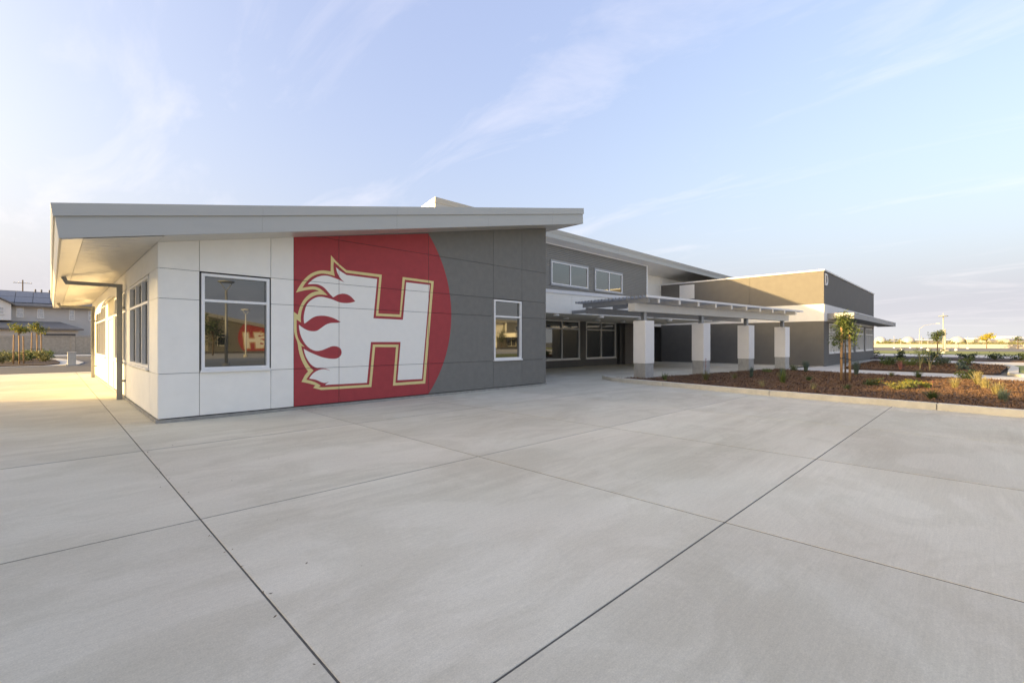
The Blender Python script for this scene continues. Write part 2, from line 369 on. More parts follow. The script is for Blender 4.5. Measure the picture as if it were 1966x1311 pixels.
window(near, west, 1.08, 4.15, .98, 2.85, mull=(2.09, 3.08), trans=(2.32,))
window(near, west, 5.0, 6.37, .98, 2.85, mull=(5.7,), trans=(2.32,))
window(near, west, 7.13, 8.02, .98, 2.85, trans=(2.32,))
window(near, west, 11.36, 16.07, .98, 2.85, mull=(12.4, 13.5, 14.68), trans=(2.32,))
dr = MB(); dr.box(8.31, 8.37, -.1, .02, .0, 2.31, west); dr.box(10.33, 10.39, -.1, .02, 0, 2.31, west); dr.box(8.37, 10.33, -.1, .02, 2.25, 2.31, west)
door = obj('door', dr, 'frame_white', near)
for a0, a1 in ((8.375, 9.34), (9.36, 10.325)):
    q = MB(); q.box(a0, a1, -.06, -.015, .012, 2.24, west); obj('door_leaf', q, 'white_metal', door)
q = MB(); q.tube([west(9.28, .0, 1.0), west(9.28, .06, 1.0), west(9.14, .06, 1.0)], .012, 6); obj('handle', q, 'steel_grey', door)
# curved awning over the door
aw = MB(); pr_ = [(.02+.30*math.sin(a), 2.42+.5*math.cos(a)) for a in [rad(90)*k/10 for k in range(11)]]
pr_ = [(d, z) for d, z in pr_]; inn = [(d*.955, 2.42+(z-2.42)*.95) for d, z in reversed(pr_)]
aw.prism(pr_+inn, lambda d, z: west(8.1, d, z), lambda d, z: west(10.6, d, z)); obj('door_awning', aw, 'white_metal', near, smooth=False)

# roof: fascia boards, copings, soffit
def quadbox(b, prof, y0, y1): b.prism(prof, lambda x, z: (x, y0, z), lambda x, z: (x, y1, z))
Y0R, Y1R = -.75, LW+.7
XL, XR = -1.31, 12.11
def fasx(x, k): return x-.07*k if x < 0 else x-.03*k*(x > 11)
roof = MB()
roof.prism([(XL+.03, sofz(XL)+.03), (XR-.03, sofz(XR)+.03), (XR-.05, roofz(XR)-.02), (XL-.04, roofz(XL)-.02)], lambda x, z: (x, Y0R+.03, z), lambda x, z: (x, Y1R-.03, z))
roof = obj('roof', roof, 'fascia_metal', near)
def zb(x): return sofz(x)
def zt(x): return roofz(x)
seg = [XL, 1.55, 4.55, 7.55, 10.4, XR]
for i in range(len(seg)-1):
    a, c = seg[i]+(.0012 if i else 0), seg[i+1]-(.0012 if i < len(seg)-2 else 0); la = -.045 if i == 0 else 0; lc = -.02 if i == len(seg)-2 else 0
    b = MB(); mid = lambda x: zb(x)+(zt(x)-zb(x))*.665
    quadbox(b, [(a, zb(a)), (c, zb(c)), (c+lc, mid(c)), (a+la, mid(a))], Y0R, Y0R+.028); obj('fascia_board', b, 'fascia_metal', roof)
    b = MB(); quadbox(b, [(a+la-.02*(i == 0), mid(a)-.012), (c+lc+.015*(i == len(seg)-2), mid(c)-.012), (c+lc*1.5+.015*(i == len(seg)-2), zt(c)+.012), (a+la*1.6-.02*(i == 0), zt(a)+.012)], Y0R-.038, Y0R+.05); obj('coping', b, 'fascia_metal', roof)
for i in range(6):                                               # left eave and its copings, running back
    y0, y1 = Y0R+.028+(Y1R-Y0R-.03)*i/6+.004, Y0R+.028+(Y1R-Y0R-.03)*(i+1)/6-.004
    b = MB(); b.prism([(XL, zb(XL)), (XL+.028, zb(XL)), (XL-.017, mid(XL)), (XL-.045, mid(XL))], lambda x, z: (x, y0, z), lambda x, z: (x, y1, z)); obj('fascia_board', b, 'fascia_metal', roof)
    b = MB(); b.prism([(XL-.065, mid(XL)-.012), (XL, mid(XL)-.012), (XL-.02, zt(XL)+.012), (XL-.092, zt(XL)+.012)], lambda x, z: (x, y0+.02, z), lambda x, z: (x, y1, z)); obj('coping', b, 'fascia_metal', roof)
    b = MB(); b.prism([(XR-.028, zb(XR)), (XR, zb(XR)), (XR-.02, zt(XR)+.01), (XR-.06, zt(XR)+.01)], lambda x, z: (x, y0, z), lambda x, z: (x, y1, z)); obj('fascia_board', b, 'fascia_metal', roof)
b = MB(); st = .2                                                # folded soffit pans under the left eave
yy = Y0R+.06; x0, x1 = -1.03, -.012
while yy < Y1R-.1:
    P = [(yy, -.004), (yy+.012, -.02), (yy+st*.5, -.010), (yy+st-.03, -.02), (yy+st-.018, -.002), (yy+st, -.002)]
    b.add([(x, y, sofz(x)+d) for y, d in P for x in (x0, x1)], [(2*i, 2*i+1, 2*i+3, 2*i+2) for i in range(len(P)-1)])
    yy += st
obj('soffit_strips', b, 'soffit_metal', roof, kind='stuff')
b = MB(); b.prism([(XL+.03, sofz(XL)-.014), (-1.036, sofz(-1.036)-.014), (-1.036, sofz(-1.036)+.02), (XL+.03, sofz(XL)+.02)], lambda x, z: (x, Y0R+.03, z), lambda x, z: (x, Y1R-.03, z)); obj('soffit_edge', b, 'soffit_metal', roof)
b = MB(); b.prism([(.0, sofz(0)-.006), (XR-.03, sofz(XR)-.006), (XR-.03, sofz(XR)+.02), (.0, sofz(0)+.02)], lambda x, z: (x, Y0R+.03, z), lambda x, z: (x, -.005, z)); obj('soffit_front', b, 'soffit_metal', roof)
b = MB(); b.prism([(10.98, sofz(10.98)-.006), (XR-.03, sofz(XR)-.006), (XR-.03, sofz(XR)+.02), (10.98, sofz(10.98)+.02)], lambda x, z: (x, 0, z), lambda x, z: (x, LW, z)); obj('soffit_front', b, 'soffit_metal', roof)
# downspouts
for yd in (5.2, 15.9):
    b = MB(); hw = .058; x1 = -.12
    b.box(x1-hw, x1+hw, yd-.05, yd+.05, .0, 3.02)
    b.prism([(-1.14, 2.93), (x1-hw, 2.93), (x1-hw, 3.02), (-1.10, 3.02)], lambda x, z: (x, yd-.05, z), lambda x, z: (x, yd+.05, z))
    b.prism([(-1.14, 2.93), (-1.10, 3.02), (-1.14, 3.14), (-1.24, 3.13)], lambda x, z: (x, yd-.05, z), lambda x, z: (x, yd+.05, z))
    d = obj('downspout', b, 'pipe_paint', near)
    for zz in (.46, 2.38):
        b = MB(); b.box(x1+hw-.002, .0, yd-.07, yd+.07, zz, zz+.05); obj('strap', b, 'pipe_paint', d)

# the mural: outlines read off the wall (x along the wall, z up)
def ray(x, y):
    s = math.sqrt(.5); a = (x-CX)/F; return (s+s*a, s-s*a, (CY-y)/F)
def onwall(x, y):
    r = ray(x, y); t = (0-CAMY)/r[1]; return (CAMX+t*r[0], CAMZ+t*r[2])
A_ = lambda L_: [onwall(560+x/9.364, 480+y/9.364) for x, y in L_]
B_ = lambda L_: [onwall(560+x/9.364, 610+y/9.364) for x, y in L_]
C_ = lambda L_: [onwall(690+x/5.244, 510+y/5.244) for x, y in L_]
def smooth(P, corner=.62, n=2):
    """round the curves of a traced outline but keep its sharp points"""
    for _ in range(n):
        o = []; k = len(P)
        keep = []
        for i in range(k):
            a, b, c = Vector(P[i-1]), Vector(P[i]), Vector(P[(i+1) % k]); u, v = (b-a), (c-b)
            keep.append(u.length < 1e-6 or v.length < 1e-6 or u.normalized().dot(v.normalized()) < corner)
        for i in range(k):
            a, b, c = Vector(P[i-1]), Vector(P[i]), Vector(P[(i+1) % k])
            if keep[i] or (b-a).length > .45 or (c-b).length > .45: o.append(tuple(b))
            else: o += [tuple(b*.75+a*.25), tuple(b*.75+c*.25)]
        P = o
    return P
gold = A_([(705, 95), (820, 230), (985, 365)])+C_([(225, 92), (190, 482), (405, 492), (435, 115), (748, 157), (662, 1185), (337, 1207), (368, 820), (158, 818), (120, 1220)])+\
    B_([(530, 1297), (385, 1258), (425, 1212), (300, 1175), (175, 1152), (240, 1020), (295, 965), (235, 880), (170, 750), (125, 600), (105, 440), (60, 340), (38, 230), (35, 120)])+\
    A_([(35, 1110), (110, 1165), (125, 1080), (165, 980), (230, 870), (330, 780), (430, 745), (495, 738), (430, 712), (360, 708), (230, 725), (75, 765), (130, 660), (220, 530), (330, 430), (450, 380), (560, 365), (700, 385)])
inner = A_([(755, 210), (820, 270), (975, 410)])+C_([(199, 116), (165, 506), (418, 518), (457, 142), (721, 177), (640, 1159), (362, 1179), (394, 794), (135, 793), (97, 1196)])+\
    B_([(580, 1248), (485, 1245), (520, 1215), (440, 1165), (350, 1130), (260, 1110), (330, 1010), (392, 945), (325, 890), (240, 750), (190, 600), (172, 505), (235, 525), (150, 440), (100, 330), (85, 200), (88, 30)])+\
    A_([(165, 1303), (160, 1200), (185, 1060), (240, 950), (330, 860), (440, 805), (540, 800), (645, 815), (560, 730), (470, 670), (370, 650), (190, 682), (240, 600), (330, 500), (440, 440), (560, 420), (690, 445), (775, 470), (755, 380), (748, 300)])
white = A_([(795, 310), (870, 380), (985, 450)])+C_([(178, 135), (140, 530), (437, 545), (470, 168), (708, 195), (628, 1140), (382, 1152), (413, 768), (115, 768), (75, 1178)])+\
    B_([(600, 1205), (615, 1186), (668, 1150), (600, 1172), (540, 1163), (440, 1112), (312, 1090), (360, 1020), (430, 960), (520, 925), (600, 922), (702, 951), (600, 906), (500, 906), (420, 893), (340, 840), (270, 740), (230, 640), (215, 558), (330, 622), (450, 672), (560, 715), (700, 738), (820, 735), (888, 675), (900, 605), (870, 540), (800, 510), (720, 510), (620, 552), (530, 590), (430, 600), (340, 565), (260, 500), (190, 390), (150, 290), (130, 180), (128, 125), (210, 190), (310, 240), (440, 245), (520, 190), (620, 115), (720, 90), (830, 92), (880, 75)])+\
    A_([(800, 1247), (720, 1210), (620, 1185), (530, 1178), (430, 1190), (350, 1230), (240, 1318), (222, 1318), (212, 1220), (225, 1120), (260, 990), (330, 910), (430, 850), (520, 838), (620, 855), (740, 892), (860, 945), (980, 958), (1080, 945), (1142, 925), (1080, 850), (1010, 800), (920, 780), (830, 800), (745, 852), (680, 790), (600, 690), (520, 635), (430, 610), (285, 617), (340, 560), (430, 495), (540, 460), (640, 460), (760, 500), (850, 535), (945, 580), (880, 520), (830, 440), (805, 370)])
disc = [(2.4115, .1)]+[(3.28+3.49*math.sin(a), 2.28+3.49*math.cos(a)) for a in [rad(38)+rad(103)*k/60 for k in range(61)]][::-1]
disc = [p for p in disc if p[1] > .1][:]
disc = [(2.4115, .08)]+[(3.28+math.sqrt(max(0, 3.49**2-(z-2.28)**2)), z) for z in [.08+(4.495-.08)*k/70 for k in range(71)]]+[(2.4115, sofz(2.4115)-.005)]
def paint(name, poly, y, m, parent):
    poly = [(max(2.4118, x), z) for x, z in poly]
    bm = bmesh.new(); vs = [bm.verts.new((x, y, z)) for x, z in poly]
    for t in tessellate_polygon([[Vector((x, z, 0)) for x, z in poly]]):
        try: bm.faces.new([vs[i] for i in t])
        except ValueError: pass
    gp = .0045
    for ax, vals in ((0, [3.44, 5.99]), (2, [.91, 2.32, 2.88, 3.92])):
        for v in vals:
            for e in (-gp, gp):
                co = [0, 0, 0]; co[ax] = v+e; no = [0, 0, 0]; no[ax] = 1
                bmesh.ops.bisect_plane(bm, geom=bm.verts[:]+bm.edges[:]+bm.faces[:], plane_co=co, plane_no=no)
    kill = []
    for f in bm.faces:
        c = f.calc_center_median()
        if any(abs(c.x-v) < gp for v in (3.44, 5.99)) or any(abs(c.z-v) < gp for v in (.91, 2.32, 2.88, 3.92)) or c.z > sofz(c.x): kill.append(f)
    bmesh.ops.delete(bm, geom=kill, context='FACES')
    for f in bm.faces:
        if f.normal.y > 0: f.normal_flip()
    me = bpy.data.meshes.new(name); bm.to_mesh(me); bm.free(); me.materials.append(MAT[m])
    o = bpy.data.objects.new(name, me); COL.objects.link(o); o.parent = parent; ROOT[o] = ROOT[parent]; return o
md = paint('mural_field', disc, -.0018, 'red_paint', near); md['label'] = 'dark red mural field ending in a round arc'
for nm, P, y, m in (('emblem_outline', gold, -.0034, 'gold_paint'), ('emblem_border', inner, -.005, 'red_paint'), ('emblem_letter', white, -.0066, 'white_paint')):
    paint(nm, smooth(P), y, m, md)
md.children[-1]['label'] = 'white capital letter H with flames on its left side'

# ------------------------------------------------------------------ the two-storey wing behind, with its entrance canopy
mid_w = thing('school_wing', (11.2, 6.6, 0), 'tall middle school wing with grey corrugated upper wall and long sloping roof', 'building')
YC = 5.2; YWH = 6.5; YL = 6.6; SR = .17
def s2z(y): return 6.84-SR*(y-4.6)
# corrugated upper wall
def corr(b, x0, x1, z0, z1):
    k0 = int(math.floor(z0/.1)); zz = z0; prof = []
    z = z0
    while z < z1-1e-6:
        e = min(z1, z+.1); h = e-z
        prof += [(YC, z), (YC, z+h*.45), (YC-.028, z+h*.55), (YC-.028, z+h*.95)]; z = e
    prof.append((YC, z1))
    vs = [(x, y, z) for y, z in prof for x in (x0, x1)]
    b.add(vs, [(2*i, 2*i+1, 2*i+3, 2*i+2) for i in range(len(prof)-1)])
W1 = (17.35, 20.65); W2 = (21.35, 24.35); UZ0, UZ1 = 4.58, 5.82
b = MB()
for x0, x1, z0, z1 in ((11, 27.5, 3.6, UZ0), (11, W1[0], UZ0, UZ1), (W1[1], W2[0], UZ0, UZ1), (W2[1], 27.5, UZ0, UZ1), (11, 27.5, UZ1, s2z(YC)-.06)): corr(b, x0, x1, z0, z1)
obj('corrugated_wall', b, 'corrugated', mid_w)
up = southface(YC-.03)
for a in (W1, W2):
    wq = window(mid_w, up, a[0]+.03, a[1]-.03, UZ0+.03, UZ1-.03, mull=((a[0]+a[1])/2,), proud=.03, deep=.02, sill=False, fw=.045)
    b = MB(); b.box(a[0]-.05, a[1]+.05, -.03, .02, UZ1-.03, UZ1+.07, up); b.box(a[0]-.05, a[1]+.05, -.03, .05, UZ0-.06, UZ0+.03, up); b.box(a[0]-.05, a[0]+.03, -.03, .02, UZ0+.03, UZ1-.03, up); b.box(a[1]-.03, a[1]+.05, -.03, .02, UZ0+.03, UZ1-.03, up); obj('flashing', b, 'steel_grey', wq)
b = MB(); b.box(27.44, 27.56, YC-.05, YC+.3, 3.6, s2z(YC)); obj('corner_trim', b, 'frame_white', mid_w)
b = MB(); b.box(11, 27.44, YC-.05, YC-.0, s2z(YC)-.06, s2z(YC)); obj('top_trim', b, 'frame_white', mid_w)
b = MB(); b.box(10.98, 27.4, YC+.06, YL+8, 3.55, s2z(YL+8)); b.box(27.4, 45, YWH+.1, YL+8, 3.0, s2z(YL+8)-.05); obj('wall_core', b, 'stucco_white', mid_w)
for x0, x1 in ((27.5, 29.9), (29.91, 32.04), (32.06, 36), (36.01, 44)):
    for z0, z1 in ((2.7, 4.4), (4.41, 5.93), (5.94, s2z(YWH)+.02)):
        b = MB(); b.box(x0, x1, YWH, YWH+.12, z0, z1); obj('wall_panel', b, 'white_panel', mid_w)
b = MB(); b.box(27.4, 27.5, YC+.03, YWH+.1, 3.0, s2z(YWH)); obj('return_wall', b, 'corrugated', mid_w)
# roof
XA, XB = 9.5, 46.0
def rt(y): return 7.30-.2*(y-4.6)
b = MB(); b.prism([(4.63, s2z(4.63)+.03), (22, s2z(22)+.03), (22, rt(22)), (4.63, rt(4.63)-.01)], lambda y, z: (XA+.04, y, z), lambda y, z: (XB, y, z)); r2_ = obj('roof', b, 'fascia_metal', mid_w)
b = MB(); b.prism([(4.64, s2z(4.64)), (14, s2z(14)), (14, s2z(14)+.025), (4.64, s2z(4.64)+.025)], lambda y, z: (XA+.05, y, z), lambda y, z: (XB-.02, y, z)); obj('soffit', b, 'soffit_bounce_lit', r2_)
xs = [XA, 14, 18.5, 23, 27.5, 32, 36.5, 41, XB]
for i in range(len(xs)-1):
    e0 = .004 if i else 0
    b = MB(); b.box(xs[i]+e0, xs[i+1]-.004, 4.60, 4.63, s2z(4.6), 7.11); obj('fascia_board', b, 'fascia_metal', r2_)
    b = MB(); b.prism([(4.585, 7.10), (4.65, 7.10), (4.65, 7.31), (4.56, 7.31)], lambda y, z: (xs[i]+e0-(.02 if i == 0 else 0), y, z), lambda y, z: (xs[i+1]-.004, y, z)); obj('coping', b, 'fascia_metal', r2_)
b = MB(); b.prism([(4.63, s2z(4.63)), (21.9, s2z(21.9)), (21.9, rt(21.9)-.2), (4.63, rt(4.63)-.2)], lambda y, z: (XA, y, z), lambda y, z: (XA+.03, y, z)); obj('fascia_board', b, 'white_metal', r2_)  # end face whiter than the front fascia: sunlight put into its colour
b = MB(); b.prism([(4.65, rt(4.65)-.21), (21.9, rt(21.9)-.21), (21.9, rt(21.9)+.01), (4.65, rt(4.65)+.01)], lambda y, z: (XA-.025, y, z), lambda y, z: (XA+.03, y, z)); obj('coping', b, 'white_metal', r2_)  # same sunlit white painted on the end coping
# ground floor
low = southface(YL); LH = [(18.32, 21.8, .45, 2.8), (22.42, 25.88, .45, 2.8)]
obj('lower_wall', holewall(low, [10.98, 18.32, 21.8, 22.42, 25.88, 26.42], [0, .45, 2.8, 3.2], LH, .25), 'stucco_dark', mid_w)
for h in LH: window(mid_w, low, h[0]+.02, h[1]-.02, h[2]+.02, h[3]-.005, mull=((h[0]+h[1])/2,), trans=(2.3,), proud=.02, sill=True, fw=.07, mw=.06)
b = MB(); b.box(26.05, 26.36, YL-.22, YL-.01, 0, 2.79); obj('downspout', b, 'dark_trim', mid_w)
sd_ = obj('siding_core', MB().box(26.44, 30.0, 6.24, 6.9, 0, 2.9), 'brown_siding', mid_w)
for k in range(14):
    b = MB(); z0 = .02+k*.2; b.prism([(6.2, z0), (6.24, z0), (6.24, z0+.192), (6.225, z0+.192)], lambda y, z: (26.43, y, z), lambda y, z: (30.01, y, z)); obj('siding_board', b, 'brown_siding', sd_)
er = southface(8.2)
obj('entrance_wall', MB().box(30.02, 32.1, 8.25, 8.45, 0, 3.2), 'dark_trim', mid_w)
window(mid_w, er, 30.1, 32.0, .02, 2.75, mull=(31.05,), trans=(2.2,), fw=.08, mw=.08, deep=.03, sill=False, name='entrance_door')
b = MB(); b.box(30.0, 30.1, 6.22, 8.2, 0, 2.8); obj('jamb_wall', b, 'frame_white', mid_w)
# entrance canopy, turned with the trellis
TF = 4.35; SE = 13.7
A0 = R2(-4.0, TF); A1 = R2(SE, TF)
cz0, cz1 = 2.80, 3.85
poly = [R2(-4.0, TF+.03), R2(SE-.03, TF+.03), (R2(SE-.03, TF+.03)[0]+.75, 6.18), (11.0, 6.18)]
can = obj('canopy', MB().slab(poly, cz0+.03, cz1-.06), 'stucco_white', mid_w)
for k in range(4):
    s0, s1 = -4+k*(SE+4)/4+.004, -4+(k+1)*(SE+4)/4-.004
    b = MB(); b.box(s0, s1, TF, TF+.03, cz0, cz1-.16, R); obj('fascia_panel', b, 'white_panel', can)
    b = MB(); b.box(s0-.004, s1+.004, TF-.03, TF+.12, cz1-.155, cz1+.0, R); obj('coping', b, 'white_metal', can)
b = MB(); b.box(SE-.03, SE, TF+.03, TF+5.2, cz0, cz1-.01, R); obj('fascia_panel', b, 'white_panel', can)
b = MB().slab([R2(-3.9, TF+.03), R2(SE-.04, TF+.03), (R2(SE, TF)[0]+.8, 6.58), (11.0, 6.58)], cz0+.0, cz0+.028); obj('soffit', b, 'soffit_bounce_lit', can)
for x, y in ((14.8, 2.75), (17.5, 4.3), (17.7, 2.3), (20.8, 4.6), (23.3, 4.5), (23.4, 1.55), (28.1, 4.2), (27.6, 1.4), (20.7, 1.95)):
    b = MB(); b.lathe([(0, -.11), (.15, -.11), (.17, -.095), (.17, -.03), (.13, -.02), (.13, 0), (0, 0)], (x, y, cz0), 20); lo = obj('ceiling_light', b, 'frame_white', can)

# ------------------------------------------------------------------ wing D
DX, DY, DXE, DYB = 32.1, -4.17, 52.1, 14.0
dw = thing('classroom_building', (DX, DY, 0), 'grey and white flat roofed block marked with a letter D', 'building')
ws = westface(DX); ss = southface(DY)
obj('wall_core', MB().box(DX+.22, DXE-.22, DY+.22, DYB-.2, 0, 5.7), 'dark_trim', dw)
obj('lower_wall', MB().box(DY, 6.48, -.2, 0, 0, 2.8, ws), 'stucco_dark', dw)
obj('upper_wall', MB().box(DY, .07, -.2, 0, 3.85, 5.88, ws), 'stucco_grey', dw)
obj('upper_wall', MB().box(.08, 6.48, -.2, 0, 3.85, 5.88, ws), 'stucco_grey', dw)
obj('white_band', MB().box(DY-.02, 6.48, -.2, .02, 2.803, 3.847, ws), 'stucco_white', dw)
DWH = [(33.5, 37.0, .78, 2.72), (38.15, 41.65, .78, 2.72), (42.8, 46.4, .78, 2.72), (47.4, 51.3, .78, 2.72)]
brk = [DX+.2]+[v for h in DWH for v in h[:2]]+[DXE]
obj('lower_wall', holewall(ss, brk, [0, .78, 2.72, 2.8], DWH, .2), 'stucco_grey', dw)
obj('upper_wall', MB().box(DX+.2, DXE, -.2, 0, 3.85, 5.88, ss), 'stucco_grey', dw)
obj('white_band', MB().box(DX+.2, DXE, -.2, .02, 2.803, 3.847, ss), 'stucco_white', dw)
obj('end_wall', MB().box(DXE-.2, DXE-.003, DY+.2, DYB, 0, 5.88), 'stucco_grey', dw)
b = MB(); b.box(DX-.05, DX+.25, DY-.05, 6.5, 5.88, 5.97); b.box(DX+.25, DXE+.05, DY-.05, DY+.25, 5.88, 5.97); b.box(DXE-.25, DXE+.05, DY+.25, DYB, 5.88, 5.97); obj('coping', b, 'white_metal', dw)
obj('roof_deck', MB().box(DX+.2, DXE-.2, DY+.2, DYB, 5.5, 5.7), 'stucco_white', dw)  # unseen deck, made white to bounce light up to the soffit
for h in DWH:
    n_ = 3; window(dw, ss, h[0]+.02, h[1]-.02, h[2]+.02, h[3]-.02, mull=[h[0]+(h[1]-h[0])*k/4 for k in (1, 2, 3)], trans=(2.15,), proud=.03, deep=.12, fw=.09, mw=.09)
b = MB(); b.box(3.86, 4.98, 0, .06, 4.71, 5.75, ws); lv = obj('wall_louvre', b, 'white_metal', dw)
for k in range(9): obj('louvre_blade', MB().box(3.92, 4.92, .06, .075, 4.77+k*.105, 4.83+k*.105, ws), 'white_metal', lv)
# the letter D
out = [(0, 0), (.26, 0)]+[(.26+.31*math.sin(a), .31-.31*math.cos(a)) for a in [rad(90)*k/8 for k in range(1, 9)]]+[(.57, .40)]+[(.26+.31*math.cos(a), .40+.31*math.sin(a)) for a in [rad(90)*k/8 for k in range(1, 9)]]+[(0, .71)]
inn = [(.09, .09), (.26, .09)]+[(.26+.22*math.sin(a), .31-.22*math.cos(a)) for a in [rad(90)*k/8 for k in range(1, 9)]]+[(.48, .40)]+[(.26+.22*math.cos(a), .40+.22*math.sin(a)) for a in [rad(90)*k/8 for k in range(1, 9)]]+[(.09, .62)]
b = MB(); k = len(out); q = lambda P, d: [ss(32.34+x*1.2, d, 5.02+z*1.0) for x, z in P]
b.add(q(out, .05)+q(inn, .05)+q(out, 0)+q(inn, 0), [(i, (i+1) % k, (i+1) % k+k, i+k) for i in range(k)]+[(i, (i+1) % k, (i+1) % k+2*k, i+2*k) for i in range(k)]+[(i+k, (i+1) % k+k, (i+1) % k+3*k, i+3*k) for i in range(k)])
obj('letter', b, 'frame_white', dw, label='white raised capital letter D near the roof corner')
# window awning
YA = -5.55
b = MB(); b.box(32.95, 54.0, YA+.03, DY-.02, 2.98, 3.03); awn = obj('awning', b, 'dark_trim', dw)
for x0, x1 in ((32.95, 38.1), (38.16, 43.4), (43.46, 48.7), (48.76, 54.0)):
    obj('awning_fascia', MB().box(x0, x1, YA, YA+.03, 2.95, 3.3), 'awning_metal', awn)
obj('awning_fascia', MB().box(32.92, 32.95, YA, DY-.02, 2.95, 3.3), 'awning_metal', awn)
obj('awning_fascia', MB().box(54.0, 54.03, YA, DY-.02, 2.95, 3.3), 'awning_metal', awn)
b = MB(); b.prism([(52.1, 4.1), (54.6, 3.0), (54.6, 2.85), (52.1, 3.95)], lambda x, z: (x, DY+1.2, z), lambda x, z: (x, DY+9, z)); obj('side_canopy', b, 'fascia_metal', dw)
b = MB(); b.prism([(52.1, 2.7), (55.2, 2.3), (55.2, 2.2), (52.1, 2.0)], lambda x, z: (x, DY+1.0, z), lambda x, z: (x, DY+1.1, z)); obj('bracket', b, 'steel_grey', dw)
obj('base_kerb', MB().box(DX-.05, DX, DY, 6.4, -.02, .05), 'plinth_concrete', dw)

# ------------------------------------------------------------------ trellis
tr = thing('trellis', (C1.x, C1.y, 0), 'grey steel slat trellis on four white columns with concrete bases', 'trellis')
for k in range(4):
    s0 = 4.083*k
    cb = obj('column', MB().box(s0, s0+.56, 0, .56, .69, 2.33, R), 'column_white', tr, bevel=.008)
    obj('column_base', MB().box(s0+.015, s0+.545, .015, .545, -.02, .69, R), 'column_concrete', cb, bevel=.012)
    pb_ = MB(); pb_.box(s0+.20, s0+.36, .20, .22, 2.33, 2.67, R); pb_.box(s0+.20, s0+.36, .34, .36, 2.33, 2.67, R); pb_.box(s0+.275, s0+.285, .22, .34, 2.33, 2.67, R)
    obj('steel_post', pb_, 'steel_grey', cb)
obj('beam', MB().box(-.48, 13.0, .12, .42, 2.67, 2.975, R), 'beam_tan', tr)
obj('back_beam', MB().box(-.2, 13.0, 2.75, 2.9, 2.72, 2.97, R), 'steel_slat', tr)
for s0 in (.4, 6.6, 12.6): obj('bracket', MB().box(s0, s0+.1, 2.9, 4.34, 2.80, 2.95, R), 'steel_slat', tr)
for k in range(10):
    s0 = .30+1.365*k
    rf = obj('rafter', MB().box(s0, s0+.045, -.36, 3.0, 2.976, 3.15, R), 'steel_slat', tr)
    obj('end_plate', MB().box(s0-.02, s0+.065, -.40, -.362, 2.985, 3.148, R), 'frame_white', rf)
obj('rafter', MB().box(-.28, -.235, -.36, 3.0, 2.976, 3.15, R), 'steel_slat', tr)
for k in range(21):
    t0 = -.45+.181*k
    obj('slat', MB().box(-.5, 13.45, t0, t0+.05, 3.152, 3.235, R), 'frame_white' if k == 0 else 'steel_slat', tr)
b = MB(); b.box(.9, 2.3, 1.5, 1.6, 2.90, 2.975, R); obj('strip_light', b, 'frame_white', tr)

# ------------------------------------------------------------------ planting beds, kerbs, walks, lawns
random.seed(11)
front = [(14.55, .1), (13.95, -.75), (13.72, -1.48), (13.50, -2.6), (13.27, -3.87), (13.0, -5.5), (12.76, -7.2), (12.60, -8.78), (12.45, -10.35), (12.27, -11.5), (11.9, -14), (11.5, -17)]
bed1 = front[1:]+[(22.6, -17), (23.2, -12.0), (23.5, -10.5), (23.95, -7.6), (24.9, -4.7), (25.3, -3.35), R2(.3, .33), (14.55, -1.15)]
kr = struct('kerb', MB().slab([(p[0]+.03, p[1]) for p in front]+[(p[0]+.12, p[1]) for p in reversed(front)], -.03, .10), 'joint_fill')
def along(P, step):
    """cut a polyline into pieces of about this length"""
    d = [0]
    for a, b_ in zip(P, P[1:]): d.append(d[-1]+math.dist(a, b_))
    def at(u):
        for i in range(len(P)-1):
            if u <= d[i+1]+1e-9:
                f = (u-d[i])/(d[i+1]-d[i]); return (P[i][0]+(P[i+1][0]-P[i][0])*f, P[i][1]+(P[i+1][1]-P[i][1])*f)
        return P[-1]
    n_ = max(1, round(d[-1]/step)); out = []
    for k in range(n_):
        u0, u1 = d[-1]*k/n_+.006, d[-1]*(k+1)/n_-.006
        out.append([at(u0)]+[P[i] for i in range(len(P)) if u0 < d[i] < u1]+[at(u1)])
    return out
def kerbs(parent, P, wdt, z1, step, m='kerb_concrete'):
    for seg_ in along(P, step):
        k = len(seg_); inn_ = []
        for i in range(k):
            a, c = Vector(seg_[max(i-1, 0)]), Vector(seg_[min(i+1, k-1)]); n_ = (c-a).normalized(); inn_.append((seg_[i][0]-n_.y*wdt, seg_[i][1]+n_.x*wdt))
        obj('kerb_stone', MB().slab(seg_+inn_[::-1], -.04, z1), m, parent, bevel=.012)
kerbs(kr, front, .16, .15, 3.5)
struct('mulch_bed', MB().slab([(x+(.1 if i < 11 else 0), y) for i, (x, y) in enumerate(bed1)], -.05, .10), 'mulch_base')
bed2 = [(29.7, -6.0), (30.3, -5.5), (42.6, -5.3), (41.2, -11.0), (40.2, -11.9), (37, -12.0), (33.5, -11.75), (30.2, -11.55), (28.9, -11.3)]
struct('mulch_bed', MB().slab(bed2, -.05, .08), 'mulch_base')
bed3 = [(50.5, 2), (62, 2), (58.0, -18), (49.2, -18)]
struct('mulch_bed', MB().slab(bed3, -.05, .08), 'mulch_base')
struct('walkway', MB().slab([(23.3, -17), (22.8, -17.2), (23.6, -10.5), (25.2, -4.5), (25.6, -2.9), (32.04, -3.9), (DXE+.5, -4.4), (DXE+.5, -5.2), (42.8, -5.2), (30.2, -5.35), (29.4, -6), (28.5, -11.4), (27.9, -11.9), (26.2, -17)], -.05, .015), 'walk_concrete')
struct('walkway', MB().slab([(42.8, -5.25), (50.2, -4.45), (49.0, -18), (41, -18), (40.4, -12.6), (41.4, -11.2)], -.05, .012), 'walk_concrete')
